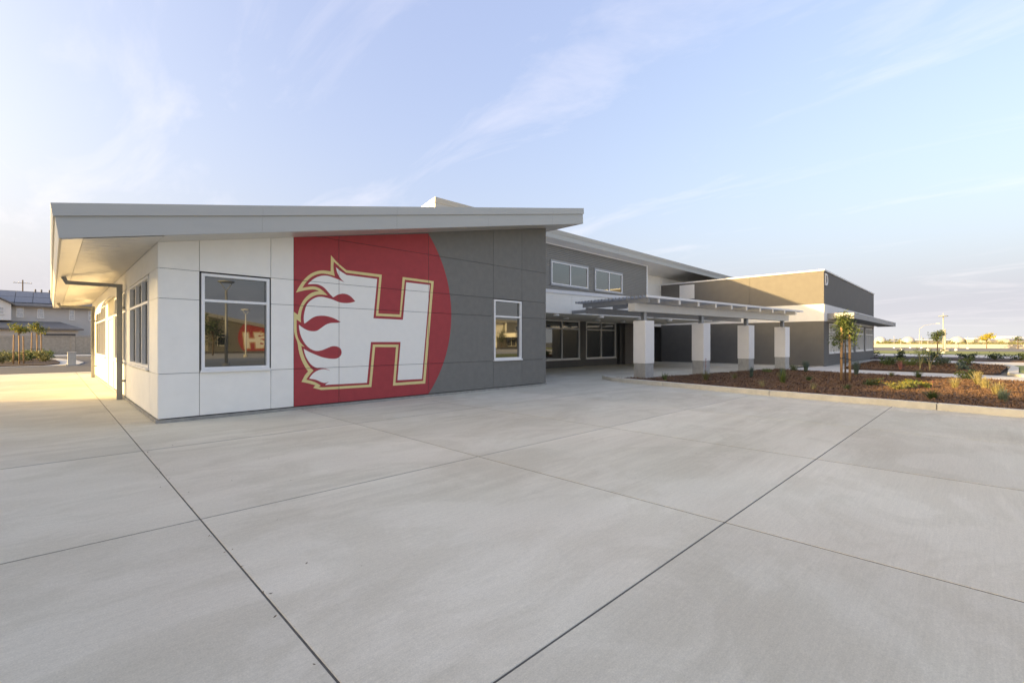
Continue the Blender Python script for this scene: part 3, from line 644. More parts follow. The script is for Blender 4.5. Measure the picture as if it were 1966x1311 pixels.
struct('lawn_kerb', MB().slab([(40.6, -12.0), (37, -12.15), (33.4, -11.92), (29.5, -11.75), (28.0, -12.1), (26.5, -17), (26.9, -17), (28.4, -12.45), (29.6, -12.1), (33.4, -12.28), (37, -12.45), (40.6, -12.3)], -.05, .11), 'kerb_concrete')
struct('lawn', MB().slab([(40.6, -12.32), (37, -12.47), (33.4, -12.3), (29.6, -12.12), (28.42, -12.47), (26.92, -17), (26, -30), (40.6, -30)], -.05, .07), 'lawn_green')
struct('sidewalk', MB().slab([(61, 10), (78, 14), (75, -18), (71, -60), (56, -60), (58.3, -18)], -.05, .0), 'walk_concrete')
struct('lawn', MB().slab([(78.1, 14), (100, 16), (106, -18), (106, -60), (71.2, -60), (75.1, -18)], -.05, .02), 'lawn_green')
struct('street', MB().slab([(100.2, 60), (158, 60), (158, -120), (106.2, -120), (106.2, -18), (100.2, 16)], -.07, -.02), 'street_asphalt')
struct('field', MB().slab([(210, 500), (900, 500), (900, -500), (180, -500)], -.07, -.03), 'dry_field')
def inpoly(x, y, P):
    c = False; j = len(P)-1
    for i in range(len(P)):
        if (P[i][1] > y) != (P[j][1] > y) and x < (P[j][0]-P[i][0])*(y-P[i][1])/(P[j][1]-P[i][1])+P[i][0]: c = not c
        j = i
    return c
def chips(name, P, z, n_, size, label, cat, avoid=()):
    b = MB(); x0, x1 = min(p[0] for p in P), max(p[0] for p in P); y0, y1 = min(p[1] for p in P), max(p[1] for p in P); k = 0
    while k < n_:
        x, y = random.uniform(x0, x1), random.uniform(max(y0, -13), y1)
        if not inpoly(x, y, P): continue
        k += 1
        l_, w_ = size*random.uniform(.5, 1.6), size*random.uniform(.18, .4); a = random.uniform(0, 6.28); t = random.uniform(-.9, .9); u = random.uniform(-1.0, 1.0)
        hz = z+.012*math.sin(x*3.1)*math.sin(y*2.7)+random.uniform(.0, .035)
        ax = Vector((math.cos(a)*math.cos(t), math.sin(a)*math.cos(t), math.sin(t))); ay = Vector((-math.sin(a), math.cos(a), u)).normalized()
        c = Vector((x, y, hz)); o3 = ax.cross(ay)*.008
        b.add([c-ax*l_/2-ay*w_/2, c+ax*l_/2-ay*w_/2*.6, c+ax*l_/2+ay*w_/2*.6, c-ax*l_/2+ay*w_/2, c+o3], [(0, 1, 4), (1, 2, 4), (2, 3, 4), (3, 0, 4)])
    o = obj(name, b, 'mulch_chip'); top(o, label, cat, kind='stuff'); return o
chips('wood_chips', [(x+(.18 if i < 11 else 0), y) for i, (x, y) in enumerate(bed1)], .105, 30000, .075, 'reddish brown bark chips covering the front planting bed', 'mulch')
chips('wood_chips', bed2, .085, 8000, .11, 'dark bark chips covering the bed behind the narrow walk', 'mulch')

# ------------------------------------------------------------------ plants
def blade(b, c, ang, lean, ln, wd, curl=.5):
    d = Vector((math.cos(ang), math.sin(ang), 0)); sd2 = Vector((-d.y, d.x, 0))*wd/2; c = Vector(c)
    pts = []
    for k in range(4):
        f = k/3; pts.append(c+d*(lean*ln*f*(1+curl*f)*.8)+Vector((0, 0, ln*(f-.28*curl*lean*f*f))))
    vs = []
    for k, p in enumerate(pts): vs += [p-sd2*(1-k/3*.85), p+sd2*(1-k/3*.85)]
    b.add(vs, [(0, 1, 3, 2), (2, 3, 5, 4), (4, 5, 7, 6)])
def leaf(b, c, sz, up=.3):
    n_ = Vector((random.gauss(0, 1), random.gauss(0, 1), random.gauss(up, 1))).normalized(); a = n_.orthogonal().normalized()
    a = (Matrix.Rotation(random.uniform(0, 6.28), 3, n_) @ a); s_ = n_.cross(a); c = Vector(c)
    b.add([c-a*sz, c+s_*sz*.36, c+a*sz+n_*sz*.15, c-s_*sz*.36], [(0, 1, 2, 3)])
def tuft(loc, h, n_, m, label, spread=.7, wd=.012, stalks=0, name='grass_tuft', cat='plant', group=None, smat='leaf_pink'):
    t = thing(name, loc, label, cat, group); b = MB(); h *= 1.2; wd *= 1.5; n_ = int(n_*1.5)
    for _ in range(n_): blade(b, (loc[0]+random.gauss(0, .025), loc[1]+random.gauss(0, .025), loc[2]-.01), random.uniform(0, 6.28), random.uniform(.05, spread), h*random.uniform(.6, 1.05), wd)
    obj('foliage', b, m, t)
    for k in range(stalks):
        b = MB(); a = random.uniform(0, 6.28); ln = h*random.uniform(1.7, 2.3); dx = math.cos(a)*ln*.12
        p = [(loc[0], loc[1], loc[2]), (loc[0]+dx*.4, loc[1]+dx*.1, loc[2]+ln*.6), (loc[0]+dx, loc[1]+dx*.3, loc[2]+ln)]
        b.tube(p, [.006, .005, .004], 5)
        for q in range(14):
            f = random.uniform(.6, 1); leaf(b, (p[1][0]+(p[2][0]-p[1][0])*(f-.6)/.4+random.gauss(0, .012), p[1][1]+random.gauss(0, .012), loc[2]+ln*f), .022)
        obj('flower_stalk', b, smat, t)
    return t
def shrub(loc, r, h, n_, m, label, sz=.04, m2=None, n2=0, name='shrub', cat='shrub', group=None, stems=5):
    t = thing(name, loc, label, cat, group); b = MB(); tips = []; n_ = int(n_*1.6); sz *= 1.1
    for _ in range(stems):
        a = random.uniform(0, 6.28); q = random.uniform(.3, .9); e = Vector((loc[0]+math.cos(a)*r*q, loc[1]+math.sin(a)*r*q, loc[2]+h*random.uniform(.55, .95))); tips.append(e)
        b.tube([loc, ((loc[0]+e.x)/2+random.gauss(0, .02), (loc[1]+e.y)/2, loc[2]+(e.z-loc[2])*.6), e], [.008, .006, .003], 5)
    obj('stems', b, 'bark', t); b = MB()
    for _ in range(n_):
        e = random.choice(tips); f = random.uniform(.25, 1.1)
        leaf(b, (loc[0]+(e.x-loc[0])*f+random.gauss(0, r*.2), loc[1]+(e.y-loc[1])*f+random.gauss(0, r*.2), max(loc[2]+.01, loc[2]+(e.z-loc[2])*f+random.gauss(0, h*.1))), sz*random.uniform(.6, 1.3))
    obj('foliage', b, m, t)
    if n2:
        b = MB()
        for _ in range(n2):
            e = random.choice(tips); leaf(b, (e.x+random.gauss(0, r*.25), e.y+random.gauss(0, r*.25), e.z+random.uniform(-.02, .05)), sz*.7)
        obj('flowers', b, m2, t, kind='stuff')
    return t
zb_ = .10
tuft((14.3, -2.75, zb_), .28, 26, 'leaf_light', 'small upright light green plant just right of the first column', .5, .022)
tuft((15.6, -3.7, zb_), .34, 60, 'leaf_olive', 'reddish green grass tuft in front of the second column', .8, .012, 2, smat='leaf_pink')
tuft((16.9, -4.25, zb_), .24, 36, 'leaf_olive', 'pale thin tuft left of the third column base', .9, .01)
tuft((18.3, -4.4, zb_), .36, 60, 'leaf_blue', 'dense blue green tuft in front of the third column', .25, .02)
tuft((14.3, -6.0, zb_), .22, 26, 'leaf_straw', 'small straw coloured tuft close to the long kerb', .7, .009)
tuft((16.3, -6.05, zb_), .42, 46, 'leaf_light', 'pale spiky fan of leaves in front of the fourth column', .6, .018)
tuft((18.9, -5.35, zb_), .36, 50, 'leaf_blue', 'dark blue green tuft at the foot of the fourth column', .3, .02)
shrub((22, -3.95, zb_), .32, .18, 160, 'leaf_light', 'low light green mound between the third and fourth columns', .03)
shrub((24.1, -4.5, zb_), .25, .3, 160, 'leaf_green', 'small round green shrub just right of the fourth column', .035)
tuft((23.6, -5.1, zb_), .48, 70, 'leaf_blue', 'round blue green tuft against the grey block wall', .35, .02)
tuft((18.2, -6.4, zb_), .18, 40, 'leaf_green', 'flat green tuft right of the spiky fan of leaves', 1.1, .014)
tuft((14.6, -7.3, zb_), .2, 30, 'leaf_straw', 'small yellowish tuft near the kerb left of the young tree', .8, .01)
tuft((15.3, -8.0, zb_), .16, 40, 'leaf_green', 'low green tuft near the kerb below the young tree', 1.1, .012)
shrub((17.2, -8.2, zb_), .4, .26, 260, 'leaf_green', 'low green mound with orange flowers right of the young tree', .035, 'leaf_orange', 50)
shrub((16.4, -9.05, zb_), .36, .2, 200, 'leaf_olive', 'yellow green flowering mound, left one of the yellow group', .035, 'leaf_yellow', 60)
shrub((17.0, -9.3, zb_), .33, .24, 200, 'leaf_light', 'yellow flowering mound in the middle of the yellow group', .035, 'leaf_yellow', 80)
shrub((17.5, -9.65, zb_), .3, .22, 180, 'leaf_light', 'yellow flowering mound, right one of the yellow group', .035, 'leaf_yellow', 80)
tuft((13.8, -9.95, zb_), .22, 90, 'leaf_green', 'spreading green tuft with one tall pink flower stalk by the kerb', 1.0, .014, 1)
tuft((17.9, -10.25, zb_), .32, 70, 'leaf_straw', 'pale straw coloured grass tuft on the left of the sunlit patch', .55, .014)
tuft((20.1, -10.75, zb_), .40, 80, 'leaf_straw', 'tall pale grass tuft at the back of the sunlit patch', .55, .018)
tuft((18.5, -10.9, zb_), .32, 70, 'leaf_straw', 'pale grass tuft in the middle of the sunlit patch', .6, .016)
tuft((16.4, -11.1, zb_), .33, 80, 'leaf_straw', 'pale grass tuft at the right end of the sunlit patch', .7, .014)
tuft((14.6, -11.15, zb_), .26, 60, 'leaf_blue', 'dark green tuft in front of the sunlit patch', .5, .016)
shrub((22.6, -10.45, zb_), .34, .42, 240, 'leaf_dark', 'dark leafy shrub beside the narrow walk', .045)
tuft((22.2, -9.15, zb_), .3, 60, 'leaf_green', 'thin green tuft at the edge of the narrow walk', .7, .014)
tuft((22.9, -7.1, zb_), .55, 90, 'leaf_blue', 'blue green tuft beside the walk right of the young tree', .35, .02)
tuft((22.7, -8.3, zb_), .2, 50, 'leaf_olive', 'low olive tuft by the walk behind the orange flowers', .8, .012)
zc_ = .08
shrub((34.2, -7.0, zc_), .6, .55, 280, 'leaf_green', 'rounded green shrub at the left end of the second bed', .06)
shrub((40.5, -6.9, zc_), .5, 1.0, 260, 'leaf_dark', 'upright dark shrub near the corner of the grey block', .07)
shrub((35.2, -7.95, zc_), .9, .45, 320, 'leaf_light', 'wide pale green mound in the second bed', .06)
tuft((29.6, -8.0, zc_), .45, 40, 'leaf_pink', 'pinkish tuft at the front of the second bed', .5, .014)
shrub((36.1, -8.9, zc_), .8, .5, 280, 'leaf_dark', 'dark green shrub in the middle of the second bed', .06)
shrub((39.9, -9.4, zc_), .5, .45, 220, 'leaf_blue', 'small grey green shrub at the back of the second bed', .05)
shrub((37.3, -10.3, zc_), .5, .55, 220, 'leaf_green', 'green shrub at the right end of the second bed', .06)
shrub((31.2, -10.35, zc_), .45, .42, 220, 'leaf_blue', 'grey green shrub at the front right of the second bed', .05)
for i, (x, y, lb) in enumerate(((53, -3.9, 'nearest the grey block'), (54, -8.3, 'behind the young palm'), (53.0, -11.9, 'right of the lamp posts'), (52.5, -13.2, 'at the right edge of the picture'), (55, -10.4, 'between the lamp posts and the right edge'))):
    shrub((x, y, zc_), .8, .55, 200, 'leaf_dark', 'low dark shrub in the far bed '+lb, .08, group='shrubs of the far bed')
# two thin young shrubs with bare arching stems
def whip(loc, h, label, k):
    t = thing('young_shrub', loc, label, 'shrub'); b = MB(); lv_ = MB()
    for q in range(k):
        a = random.uniform(0, 6.28); e = random.uniform(.25, .6)*h; P = [Vector((loc[0]+math.cos(a)*e*f*f, loc[1]+math.sin(a)*e*f*f, loc[2]+h*(f-.12*f*f))) for f in (0, .3, .6, .85, 1)]
        b.tube(P, [.016, .013, .01, .007, .004], 5)
        for _ in range(38):
            f = random.uniform(.55, 1); i = min(3, int(f*4)); c = P[i].lerp(P[i+1], random.random()); leaf(lv_, c+Vector((random.gauss(0, .1), random.gauss(0, .1), random.gauss(0, .07))), .05)
    obj('stems', b, 'leaf_straw', t); obj('foliage', lv_, 'leaf_light', t)
whip((29.4, -8.75, .08), 1.15, 'thin young shrub with pale bare forked stems in the second bed', 4)
whip((29.7, -9.1, .08), 1.25, 'thin young shrub with one long arching stem in the second bed', 3)

random.seed(31); b = MB()
for _ in range(150):
    if random.random() < .55: x, y = -.5+random.gauss(0, .05), random.uniform(-9.5, 4)
    elif random.random() < .5: x, y = random.uniform(0, 11), random.uniform(-.35, -.06)
    else: x, y = random.uniform(-.5, 11), random.uniform(-9.3, 0)
    leaf(b, (x, y, .012), random.uniform(.006, .016), 3)
top(obj('leaf_litter', b, 'bark'), 'small dry leaf bits scattered over the paving', 'litter', kind='stuff')

# ------------------------------------------------------------------ trees
def ytree(name, loc, h, label, crown, nleaf, lsz, lmat, droop=0, trunk_r=.03, stakes=(), sh=1.9, group=None, lm2=None, stake_r=.032, branches=9, smat='wood_stake'):
    t = thing(name, loc, label, 'tree', group); x, y, z = loc
    b = MB(); P = [(x, y, z-.05), (x+.01*h, y, z+h*.35), (x-.01*h, y+.01, z+h*.65), (x, y, z+h*.95)]; b.tube(P, [trunk_r, trunk_r*.85, trunk_r*.65, trunk_r*.3], 8)
    tips = []; zc0, rc, hc = crown                                  # crown base height, radius, height
    for k in range(branches):
        a = k*2.4+random.uniform(-.3, .3); f = random.uniform(.0, .9); q = random.uniform(.55, 1)*rc*(1-.35*f)
        s_ = Vector((x, y, z+zc0+hc*f*.7)); e = Vector((x+math.cos(a)*q, y+math.sin(a)*q, s_.z+hc*(.42-droop*.7)*random.uniform(.3, 1.3)))
        m_ = s_.lerp(e, .5)+Vector((0, 0, hc*.12)); b.tube([s_, m_, e], [trunk_r*.4, trunk_r*.28, trunk_r*.12], 5); tips += [(s_, m_, e)]
    obj('trunk', b, 'bark', t, smooth=True)
    for part_, mm, fr in ((1, lmat, 1 if not lm2 else .65),)+(((2, lm2, .35),) if lm2 else ()):
        lb = MB()
        for _ in range(int(nleaf*fr)):
            s_, m_, e = random.choice(tips); f = random.random()**.45; c = s_.lerp(m_, f*2) if f < .5 else m_.lerp(e, f*2-1)
            sp = rc*(.10+.16*f)
            c = c+Vector((random.gauss(0, sp), random.gauss(0, sp), random.gauss(hc*.04, hc*.10)-droop*random.random()*hc*.7*f))
            leaf(lb, c, lsz*random.uniform(.6, 1.3))
        obj('crown', lb, mm, t)
    for dx, dy, hh in stakes:
        sb = MB(); sb.tube([(x+dx, y+dy, z-.1), (x+dx*.9, y+dy*.9, z+hh)], stake_r, 8); sk = obj('stake', sb, smat, t, smooth=True)
        tb = MB(); zz = z+hh*.42; tb.tube([(x+dx*.93, y+dy*.93, zz), (x, y, zz+.02)], .012, 5); tb.lathe([(stake_r+.004, -.02), (stake_r+.006, 0), (stake_r+.004, .02)], (x+dx*.95, y+dy*.95, zz), 8); obj('tie', tb, 'black_rubber', sk)
    return t
random.seed(5)
ytree('young_tree', (19.0, -7.36, .1), 2.55, 'young green tree tied to two brown stakes in the front bed', (1.45, .44, 1.15), 1500, .055, 'leaf_green', droop=.5, stakes=((-.12, .1, 1.95), (.07, -.13, 1.85)), lm2='leaf_light', stake_r=.04, branches=20)
ytree('young_tree', (-2.86, 33.5, 0), 2.75, 'staked young tree with three pale poles, left one on the parking island', (1.75, .6, .85), 420, .085, 'leaf_light', stakes=((-.25, 0, 2.0), (.22, .05, 1.9), (.02, -.2, 1.95)), stake_r=.038, branches=6, trunk_r=.035, lm2='leaf_yellow')
ytree('young_tree', (-2.22, 44.5, 0), 3.2, 'staked young tree with three pale poles, right one on the parking island', (2.1, .6, 1.0), 420, .10, 'leaf_light', stakes=((-.3, 0, 2.3), (.3, .05, 2.3), (.05, -.25, 2.2)), stake_r=.042, branches=7, trunk_r=.04, lm2='leaf_yellow')
ytree('young_tree', (74.25, -7.58, 0), 2.95, 'small dark tree with tufted crown beside the tall lamp posts', (1.2, .85, 1.7), 800, .12, 'leaf_dark', lm2='leaf_green', trunk_r=.07, branches=14)
ytree('young_tree', (151, -12.8, 0), 3.2, 'yellow leaved young tree across the far street', (1.6, 1.5, 1.6), 380, .25, 'leaf_yellow', trunk_r=.08, group='street trees')
ytree('young_tree', (150, -17.6, 0), 2.7, 'bare thin green tree across the far street, nearest the right edge', (1.5, .8, 1.1), 120, .2, 'leaf_green', trunk_r=.08, group='street trees')

# ------------------------------------------------------------------ far right: lamps, fence posts, wall, tanks, buildings
def lamp(name, loc, h, label, group=None, m='white_metal', r=.09, head='twin'):
    t = thing(name, loc, label, 'lamp post', group); x, y, z = loc
    obj('pole', MB().tube([(x, y, z+.18), (x, y, z+h)], [r, r*.7], 12), m, t, smooth=True)
    obj('foot', MB().lathe([(0, 0), (.22, 0), (.22, .2), (.2, .22), (0, .22)], (x, y, z-.03), 16), 'kerb_concrete', t)
    if head == 'twin':
        b = MB()
        for s_ in (-1, 1): b.tube([(x, y, z+h-.05), (x+s_*.17, y, z+h+.25), (x+s_*.36, y, z+h+.52)], .022, 6)
        obj('arm', b, m, t); obj('lamp_head', MB().lathe([(0, .50), (.44, .50), (.47, .53), (.45, .58), (.2, .63), (0, .64)], (x, y, z+h), 24), m, t, smooth=True)
    elif head == 'bar':
        obj('lamp_head', MB().lathe([(0, 0), (.5, 0), (.52, .06), (.3, .12), (0, .14)], (x, y, z+h), 16), m, t); obj('finial', MB().tube([(x, y, z+h+.14), (x, y, z+h+.45)], .03, 6), m, t)
    else:
        obj('arm', MB().tube([(x, y, z+h-.05), (x+.6, y-1.4, z+h+1.3), (x+2, y-4.8, z+h+2.0)], [.09, .07, .05], 6), m, t); obj('lamp_head', MB().box(x+1.8, x+2.3, y-6.0, y-4.7, z+h+1.9, z+h+2.1), m, t)
    return t
lamp('lamp_post', (84.2, -7.75, 0), 5.0, 'tall white lamp post with flat head beyond the young tree', m='pole_grey', r=.09, head='bar')
t = thing('bollard_post', (106.6, -7.21, 0), 'shorter white post just right of the tall lamp post', 'post'); obj('pole', MB().tube([(106.6, -7.21, 0), (106.6, -7.21, 3.7)], .12, 12), 'pole_grey', t); obj('foot', MB().lathe([(0, 0), (.6, 0), (.6, .3), (0, .3)], (106.6, -7.21, 0), 12), 'pole_grey', t)
lamp('street_lamp', (244, 4.6, 0), 6.9, 'thin pale street lamp with curved arm on the horizon', m='pole_grey', r=.13, head='arm')
ORD = ['first','second','third','fourth','fifth','sixth','seventh','eighth','ninth','tenth']
for i, (x, y, h) in enumerate(sorted(((107, -1.4, 2.0), (110.4, -4.85, 2.0), (114, -8.42, 2.0), (150, 3.6, 3.0), (152, -1.5, 3.0), (153, .7, 2.6), (150, -9.7, 2.8)), key=lambda p: (p[1]-CAMY)/(p[0]-CAMX), reverse=True)):
    t = thing('fence_post', (x, y, 0), 'thin pale post across the lawn, '+ORD[i]+' of the row counted from the grey block', 'post', 'thin posts along the far street')
    obj('shaft', MB().tube([(x, y, 0), (x, y, h)], .05, 6), 'pole_grey', t); obj('foot', MB().lathe([(0, 0), (.22, 0), (.22, .25), (0, .3)], (x, y, 0), 8), 'white_metal', t)
fw_ = thing('low_wall', (170, 0, 0), 'long low cream wall along the far side of the street', 'wall')
for k in range(9):
    y0 = 40-k*12; f0 = lambda yy: 186-(40-yy)*.42
    obj('wall_section', MB().add([(f0(y0), y0, 0), (f0(y0-11.9), y0-11.9, 0), (f0(y0-11.9)+.4, y0-11.9, 0), (f0(y0)+.4, y0, 0), (f0(y0), y0, 1.0), (f0(y0-11.9), y0-11.9, 1.0), (f0(y0-11.9)+.4, y0-11.9, 1.0), (f0(y0)+.4, y0, 1.0)], [(3, 2, 1, 0), (4, 5, 6, 7), (0, 1, 5, 4), (1, 2, 6, 5), (2, 3, 7, 6), (3, 0, 4, 7)]), 'cream_wall', fw_)
def farpt(px, dep, z=0): r = ray(px, CY); return (CAMX+r[0]*dep, CAMY+r[1]*dep, z)
for px, dep, rr, lb in ((1690, 420, 4.2, 'nearest the grey block'), (1744, 440, 4.6, 'between the grey block and the lamp posts'), (1838, 440, 5.0, 'right of the lamp posts')):
    c = farpt(px, dep); t = thing('storage_tank', c, 'white domed tank on the horizon '+lb, 'tank')
    obj('shell', MB().lathe([(rr*.95, 0), (rr, .3), (rr, 3.4)], c, 20), 'tank_white', t); obj('dome', MB().lathe([(rr, 3.4)]+[(rr*math.cos(a), 3.4+rr*.75*math.sin(a)) for a in [rad(15*k) for k in range(1, 7)]], c, 20), 'tank_white', t, smooth=True)
random.seed(3)
for k, (px, wd, h, dep) in enumerate(((1712, 30, 3.5, 470), (1790, 46, 4.6, 480), (1850, 60, 4.4, 500), (1900, 30, 5.5, 430), (1925, 22, 4.8, 420), (1946, 22, 7.2, 430), (1966, 26, 5, 410))):
    c = farpt(px, dep); t = thing('far_building', c, 'low pale building on the horizon, number %d counted from the grey block' % (k+1) if False else ['low pale shed on the horizon beside the grey block', 'long pale shed on the horizon left of the lamp posts', 'long white shed on the horizon right of the lamp posts', 'small pale house on the horizon behind the yellow tree', 'low pale house on the horizon right of the yellow tree', 'tallest pale house on the horizon near the right edge', 'pale house on the horizon at the right edge'][k], 'building')
    bx_ = Vector((1, -1, 0)).normalized(); by_ = Vector((1, 1, 0)).normalized(); fn = lambda a, d, z: tuple(Vector(c)+bx_*a+by_*d+Vector((0, 0, z)))
    obj('wall', MB().box(-wd/2, wd/2, 0, 14, 0, h*.72, fn), 'cream_wall', t)
    obj('roof', MB().prism([(-.8, h*.72), (7, h), (14.8, h*.72)], lambda d, z: fn(-wd/2-.6, d, z), lambda d, z: fn(wd/2+.6, d, z)), 'house_trim' if k % 2 else 'tank_white', t)
    for q in range(max(2, int(wd/9))):
        a = -wd/2+wd*(q+.5)/max(2, int(wd/9)); obj('window', MB().box(a-1, a+1, -.06, .05, h*.25, h*.52, fn), 'house_glass', t)
b = MB()
for _ in range(5200):
    px = random.choice([random.uniform(1683, 1966), random.uniform(1683, 1740)]); dep = random.uniform(300, 380); c = farpt(px, dep); leaf(b, (c[0], c[1], abs(random.gauss(0, 1.1))*(.4+.6*math.sin(px*.13)**2)), .7)
top(obj('distant_scrub', b, 'leaf_olive'), 'brownish scrub line below the horizon', 'scrub', kind='stuff')
b = MB()
for px in range(-400, 3000, 3):
    dep = 1500; c = farpt(px, dep); 
    for _ in range(2): leaf(b, (c[0], c[1], random.uniform(0, 9)), 9)
top(obj('distant_trees', b, 'leaf_olive'), 'far band of trees along the horizon', 'trees', kind='stuff')

# ------------------------------------------------------------------ far left: island, wall, houses
isl = [(-40, 30.9), (-3.5, 30.9), (-1.3, 30.7), (-.1, 32.2), (.35, 36), (.1, 42), (-.9, 48), (-2.2, 51), (-6, 52), (-40, 52)]
ik = struct('island_kerb', MB().slab(isl, -.06, .02), 'walk_concrete')
struct('mulch_bed', MB().slab([(-40, 31.3), (-3.5, 31.3), (-1.7, 31.2), (-1.0, 33), (-.9, 36), (-1.1, 42), (-1.8, 47), (-2.6, 50), (-6, 51), (-40, 51)], .021, .08), 'mulch_base')
random.seed(21)
for k, (x, y, r) in enumerate(sorted(((-3.9, 36, .7), (-3.3, 37.5, .6), (-4.3, 39, .8), (-3.0, 40, .7), (-3.6, 43, .8), (-2.6, 42, .7), (-2.4, 47.5, .5), (-1.7, 38, .45), (-1.6, 41.5, .5), (-4.4, 34.5, .6)), key=lambda p: (p[0]-CAMX)/(p[1]-CAMY))):
    shrub((x, y, .08), r*1.35, .75, 260, ('leaf_olive', 'leaf_light')[k % 2], 'low leafy shrub on the parking island, '+ORD[k]+' from the left', .09, group='shrubs of the parking island')
ub = thing('utility_pedestal', (-.42, 31.1, 0), 'square concrete pedestal at the tip of the parking island', 'pedestal')
obj('body', MB().box(-.62, -.22, 30.9, 31.3, 0, .80), 'utility_box', ub, bevel=.02); obj('cap', MB().box(-.64, -.20, 30.88, 31.32, .80, .86), 'utility_box', ub, bevel=.015); obj('base', MB().box(-.72, -.12, 30.8, 31.4, -.03, .06), 'kerb_concrete', ub)
struct('sidewalk', MB().slab([(-60, 58), (30, 58), (30, 65), (-60, 65)], -.05, .05), 'walk_concrete')
bw = thing('block_wall', (0, 65.2, 0), 'tan concrete block boundary wall in front of the houses', 'wall')
for k in range(11):
    x0 = -45+k*6.5
    obj('wall_section', MB().box(x0+.21, x0+6.29, 65.25, 65.45, 0, 2.12), 'cmu', bw); obj('pilaster', MB().box(x0-.2, x0+.2, 65.2, 65.5, 0, 2.16), 'cmu', bw); obj('cap', MB().box(x0-.2, x0+6.3, 65.17, 65.53, 2.165, 2.26), 'cmu', bw)
    for r_ in range(10):
        for q in range(15):
            if -6 < x0+.3+q*.405+(r_ % 2)*.2 < 3.2 and (q+r_) % 2 == 0 and q*.405+(r_ % 2)*.2 < 5.6:
                xx = x0+.25+q*.405+(r_ % 2)*.2; obj('block', MB().box(xx, xx+.39, 65.22+random.uniform(0, .015), 65.26, .04+r_*.205, .235+r_*.205), 'cmu', bw)
YH = 77.2; hs = thing('house', (-3, YH, 0), 'grey stucco two storey house with dark roof behind the block wall', 'house')
hf = southface(YH)
obj('wall', MB().box(-16, 6.6, YH, YH+10, 0, 6.15), 'house_stucco', hs)
rfm = MB(); rfm.prism([(YH-.6, 6.15), (YH-.6, 6.3), (YH+5, 8.55), (YH+10.6, 6.3), (YH+10.6, 6.15)], lambda y, z: (-16.6, y, z), lambda y, z: (7.2, y, z)); rf = obj('roof', rfm, 'house_roof', hs)
obj('gutter', MB().box(-16.6, 7.2, YH-.72, YH-.61, 6.12, 6.3), 'house_roof', rf)
for k in range(6):
    x0 = -8+k*1.65
    for q in range(2):
        y0, y1 = YH+.2+q*2.2, YH+2.3+q*2.2; zz = lambda y: 6.3+(y-YH+.6)*.4018
        obj('solar_panel', MB().add([(x0, y0, zz(y0)+.05), (x0+1.6, y0, zz(y0)+.05), (x0+1.6, y1, zz(y1)+.05), (x0, y1, zz(y1)+.05), (x0, y0, zz(y0)+.1), (x0+1.6, y0, zz(y0)+.1), (x0+1.6, y1, zz(y1)+.1), (x0, y1, zz(y1)+.1)], [(3, 2, 1, 0), (4, 5, 6, 7), (0, 1, 5, 4), (1, 2, 6, 5), (2, 3, 7, 6), (3, 0, 4, 7)]), 'solar', rf)
for x in (-2.9, -2.3, -1.5): obj('vent_pipe', MB().tube([(x, YH+5, 8.4), (x, YH+5, 8.9)], .09, 8), 'house_roof', rf)
for x0, x1, z0, z1 in ((-4.58, -3.87, 4.75, 6.02), (-2.67, -2.0, 4.7, 6.0), (.4, .97, 4.55, 6.0), (2.35, 3.05, 4.55, 5.95)):
    window(hs, hf, x0, x1, z0, z1, trans=((z0+z1)/2,), fw=.09, proud=.06, deep=-.03, fmat='house_trim', gmat='house_glass', mw=.06)
obj('bay_wall', MB().box(-.62, 1.25, YH-.5, YH-.01, 0, 6.1), 'house_stucco', hs) if False else None
lr = obj('lower_roof', MB().add([(-16, YH-4.2, 3.35), (1.75, YH-4.2, 3.25), (-.5, YH-.02, 4.25), (-16, YH-.02, 4.25), (-16, YH-4.2, 3.15), (1.75, YH-4.2, 3.05), (-.5, YH-.02, 3.1), (-16, YH-.02, 3.1)], [(0, 1, 2, 3), (7, 6, 5, 4), (0, 4, 5, 1), (1, 5, 6, 2), (3, 2, 6, 7), (0, 3, 7, 4)]), 'house_roof', hs)
obj('lower_wall', MB().box(-15.8, 1.2, YH-3.7, YH-.02, 0, 3.05), 'house_stucco', hs)
obj('porch_opening', MB().box(-2, .95, YH-3.76, YH-3.70, 2.2, 2.6), 'dark_trim', hs)
# projecting gable of the house, sunlight put into its paler wall colour
gb = MB(); gb.prism([(YH-4, 0), (YH-.02, 0), (YH-.02, 6.3), (YH-2, 7.5), (YH-4, 6.3)], lambda y, z: (-14, y, z), lambda y, z: (-4.95, y, z))
gw = obj('gable_wall', MB().prism([(-11, 4.3), (-4.95, 4.3), (-4.95, 6.35), (-7.9, 8.1), (-11, 6.35)], lambda x, z: (x, YH-1.2, z), lambda x, z: (x, YH-.01, z)), 'house_trim', hs)
obj('gable_roof', MB().prism([(-4.6, 6.2), (-7.9, 8.2), (-11.3, 6.2), (-11.3, 6.38), (-7.9, 8.4), (-4.6, 6.38)], lambda x, z: (x, YH-1.6, z), lambda x, z: (x, YH+3, z)), 'house_roof', hs)
window(hs, southface(YH-1.2), -6.6, -5.5, 5.05, 6.0, trans=(5.5,), fw=.1, proud=.06, deep=-.03, fmat='house_trim', gmat='house_glass', mw=.06)
up_ = thing('utility_pole', (-4.4, 92, 0), 'thin utility pole with cross arm rising behind the house roof', 'utility pole')
obj('pole', MB().tube([(-4.4, 92, 0), (-4.4, 92, 11)], [.09, .07], 8), 'bark', up_); obj('cross_arm', MB().box(-5.4, -3.4, 91.95, 92.0, 10.5, 10.56), 'bark', up_)
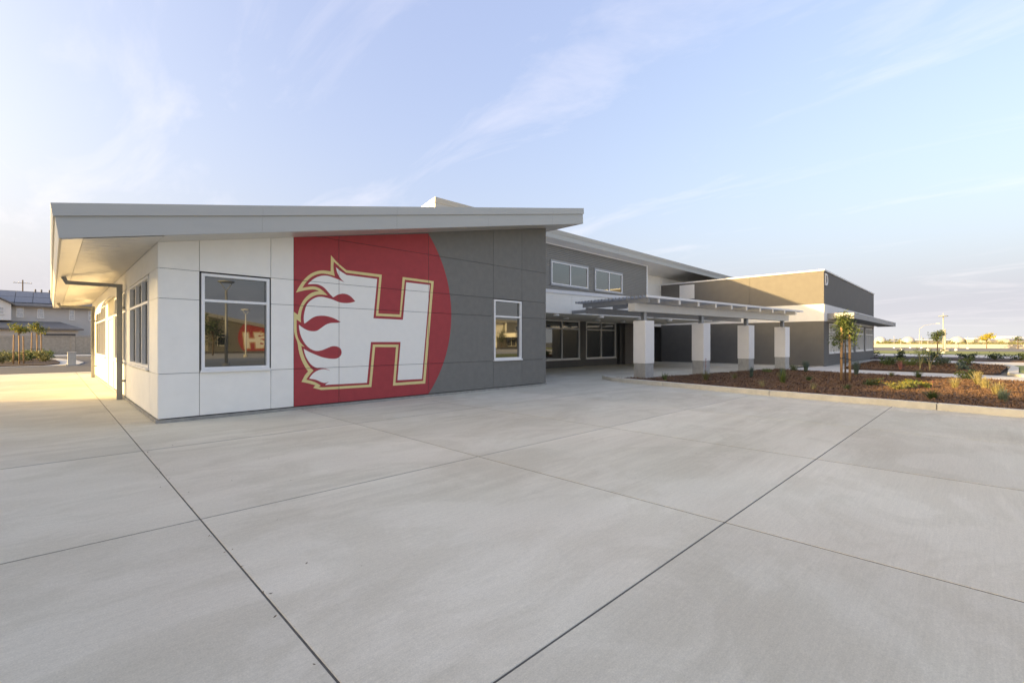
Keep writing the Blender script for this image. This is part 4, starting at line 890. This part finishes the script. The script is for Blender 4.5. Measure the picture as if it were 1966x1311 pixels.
for x in (-5.3, -4.8, -4.0, -3.5): obj('insulator', MB().lathe([(.03, 0), (.05, .06), (.02, .12), (0, .13)], (x, 91.975, 10.56), 8), 'house_trim', up_)

# ------------------------------------------------------------------ around the camera: what the panes mirror and what shades the plaza
tw = tree_copy(near); tw.location = (27, -74, 0); tw.rotation_euler = (0, 0, math.pi); tw['label'] = 'matching mural building across the campus, seen only as a reflection in the left window'
tm = tree_copy(mid_w); tm.location = (110-11.2, -70-6.6, 0); tm.rotation_euler = (0, 0, math.pi); tm['label'] = 'matching corrugated wing across the campus, seen only as a reflection in the right window'
wb = thing('classroom_block', (-18, -9, 0), 'long white classroom block west of the plaza, outside the picture', 'building')
EB = eastface(-11.0); WBH = [(y0, y0+3.2, .9, 2.8) for y0 in range(-24, 6, 6)]; NE_ = 10.6
obj('wall', holewall(EB, [-26]+[v for h in WBH for v in h[:2]]+[NE_], [0, .9, 2.8, 5.37], WBH, .25), 'stucco_white', wb)
obj('core', MB().box(-25.8, -11.3, -25.9, NE_-.1, 0, 5.1), 'dark_trim', wb)
obj('side_wall', MB().box(-26, -11.26, NE_-.1, NE_, 0, 5.37), 'stucco_white', wb); obj('side_wall', MB().box(-26, -25.8, -26, NE_-.1, 0, 5.37), 'stucco_white', wb)
obj('coping', MB().box(-26.1, -10.95, -26.1, NE_+.05, 5.37, 5.52), 'fascia_metal', wb)
for h in WBH: window(wb, EB, h[0]+.02, h[1]-.02, h[2]+.02, h[3]-.02, mull=(h[0]+1.6,), trans=(2.2,))
lamp('lamp_post', (6.4, -22.4, 0), 4.75, 'tall grey twin armed lamp post mirrored large in the left window', m='steel_grey', r=.09)
lamp('lamp_post', (13.3, -44, 0), 4.4, 'smaller twin armed lamp post mirrored beside the letter in the left window', m='white_metal', r=.08)
random.seed(9)
for x, y, lb in ((7.5, -38, 'left'), (12, -52, 'middle'), (60, -62, 'right'), (72, -66, 'far right')):
    ytree('campus_tree', (x, y, 0), 4.4, 'leafy tree across the campus mirrored in the panes, '+lb+' one', (.8, 1.6, 3), 700, .16, 'leaf_dark', trunk_r=.09, lm2='leaf_green', branches=16)
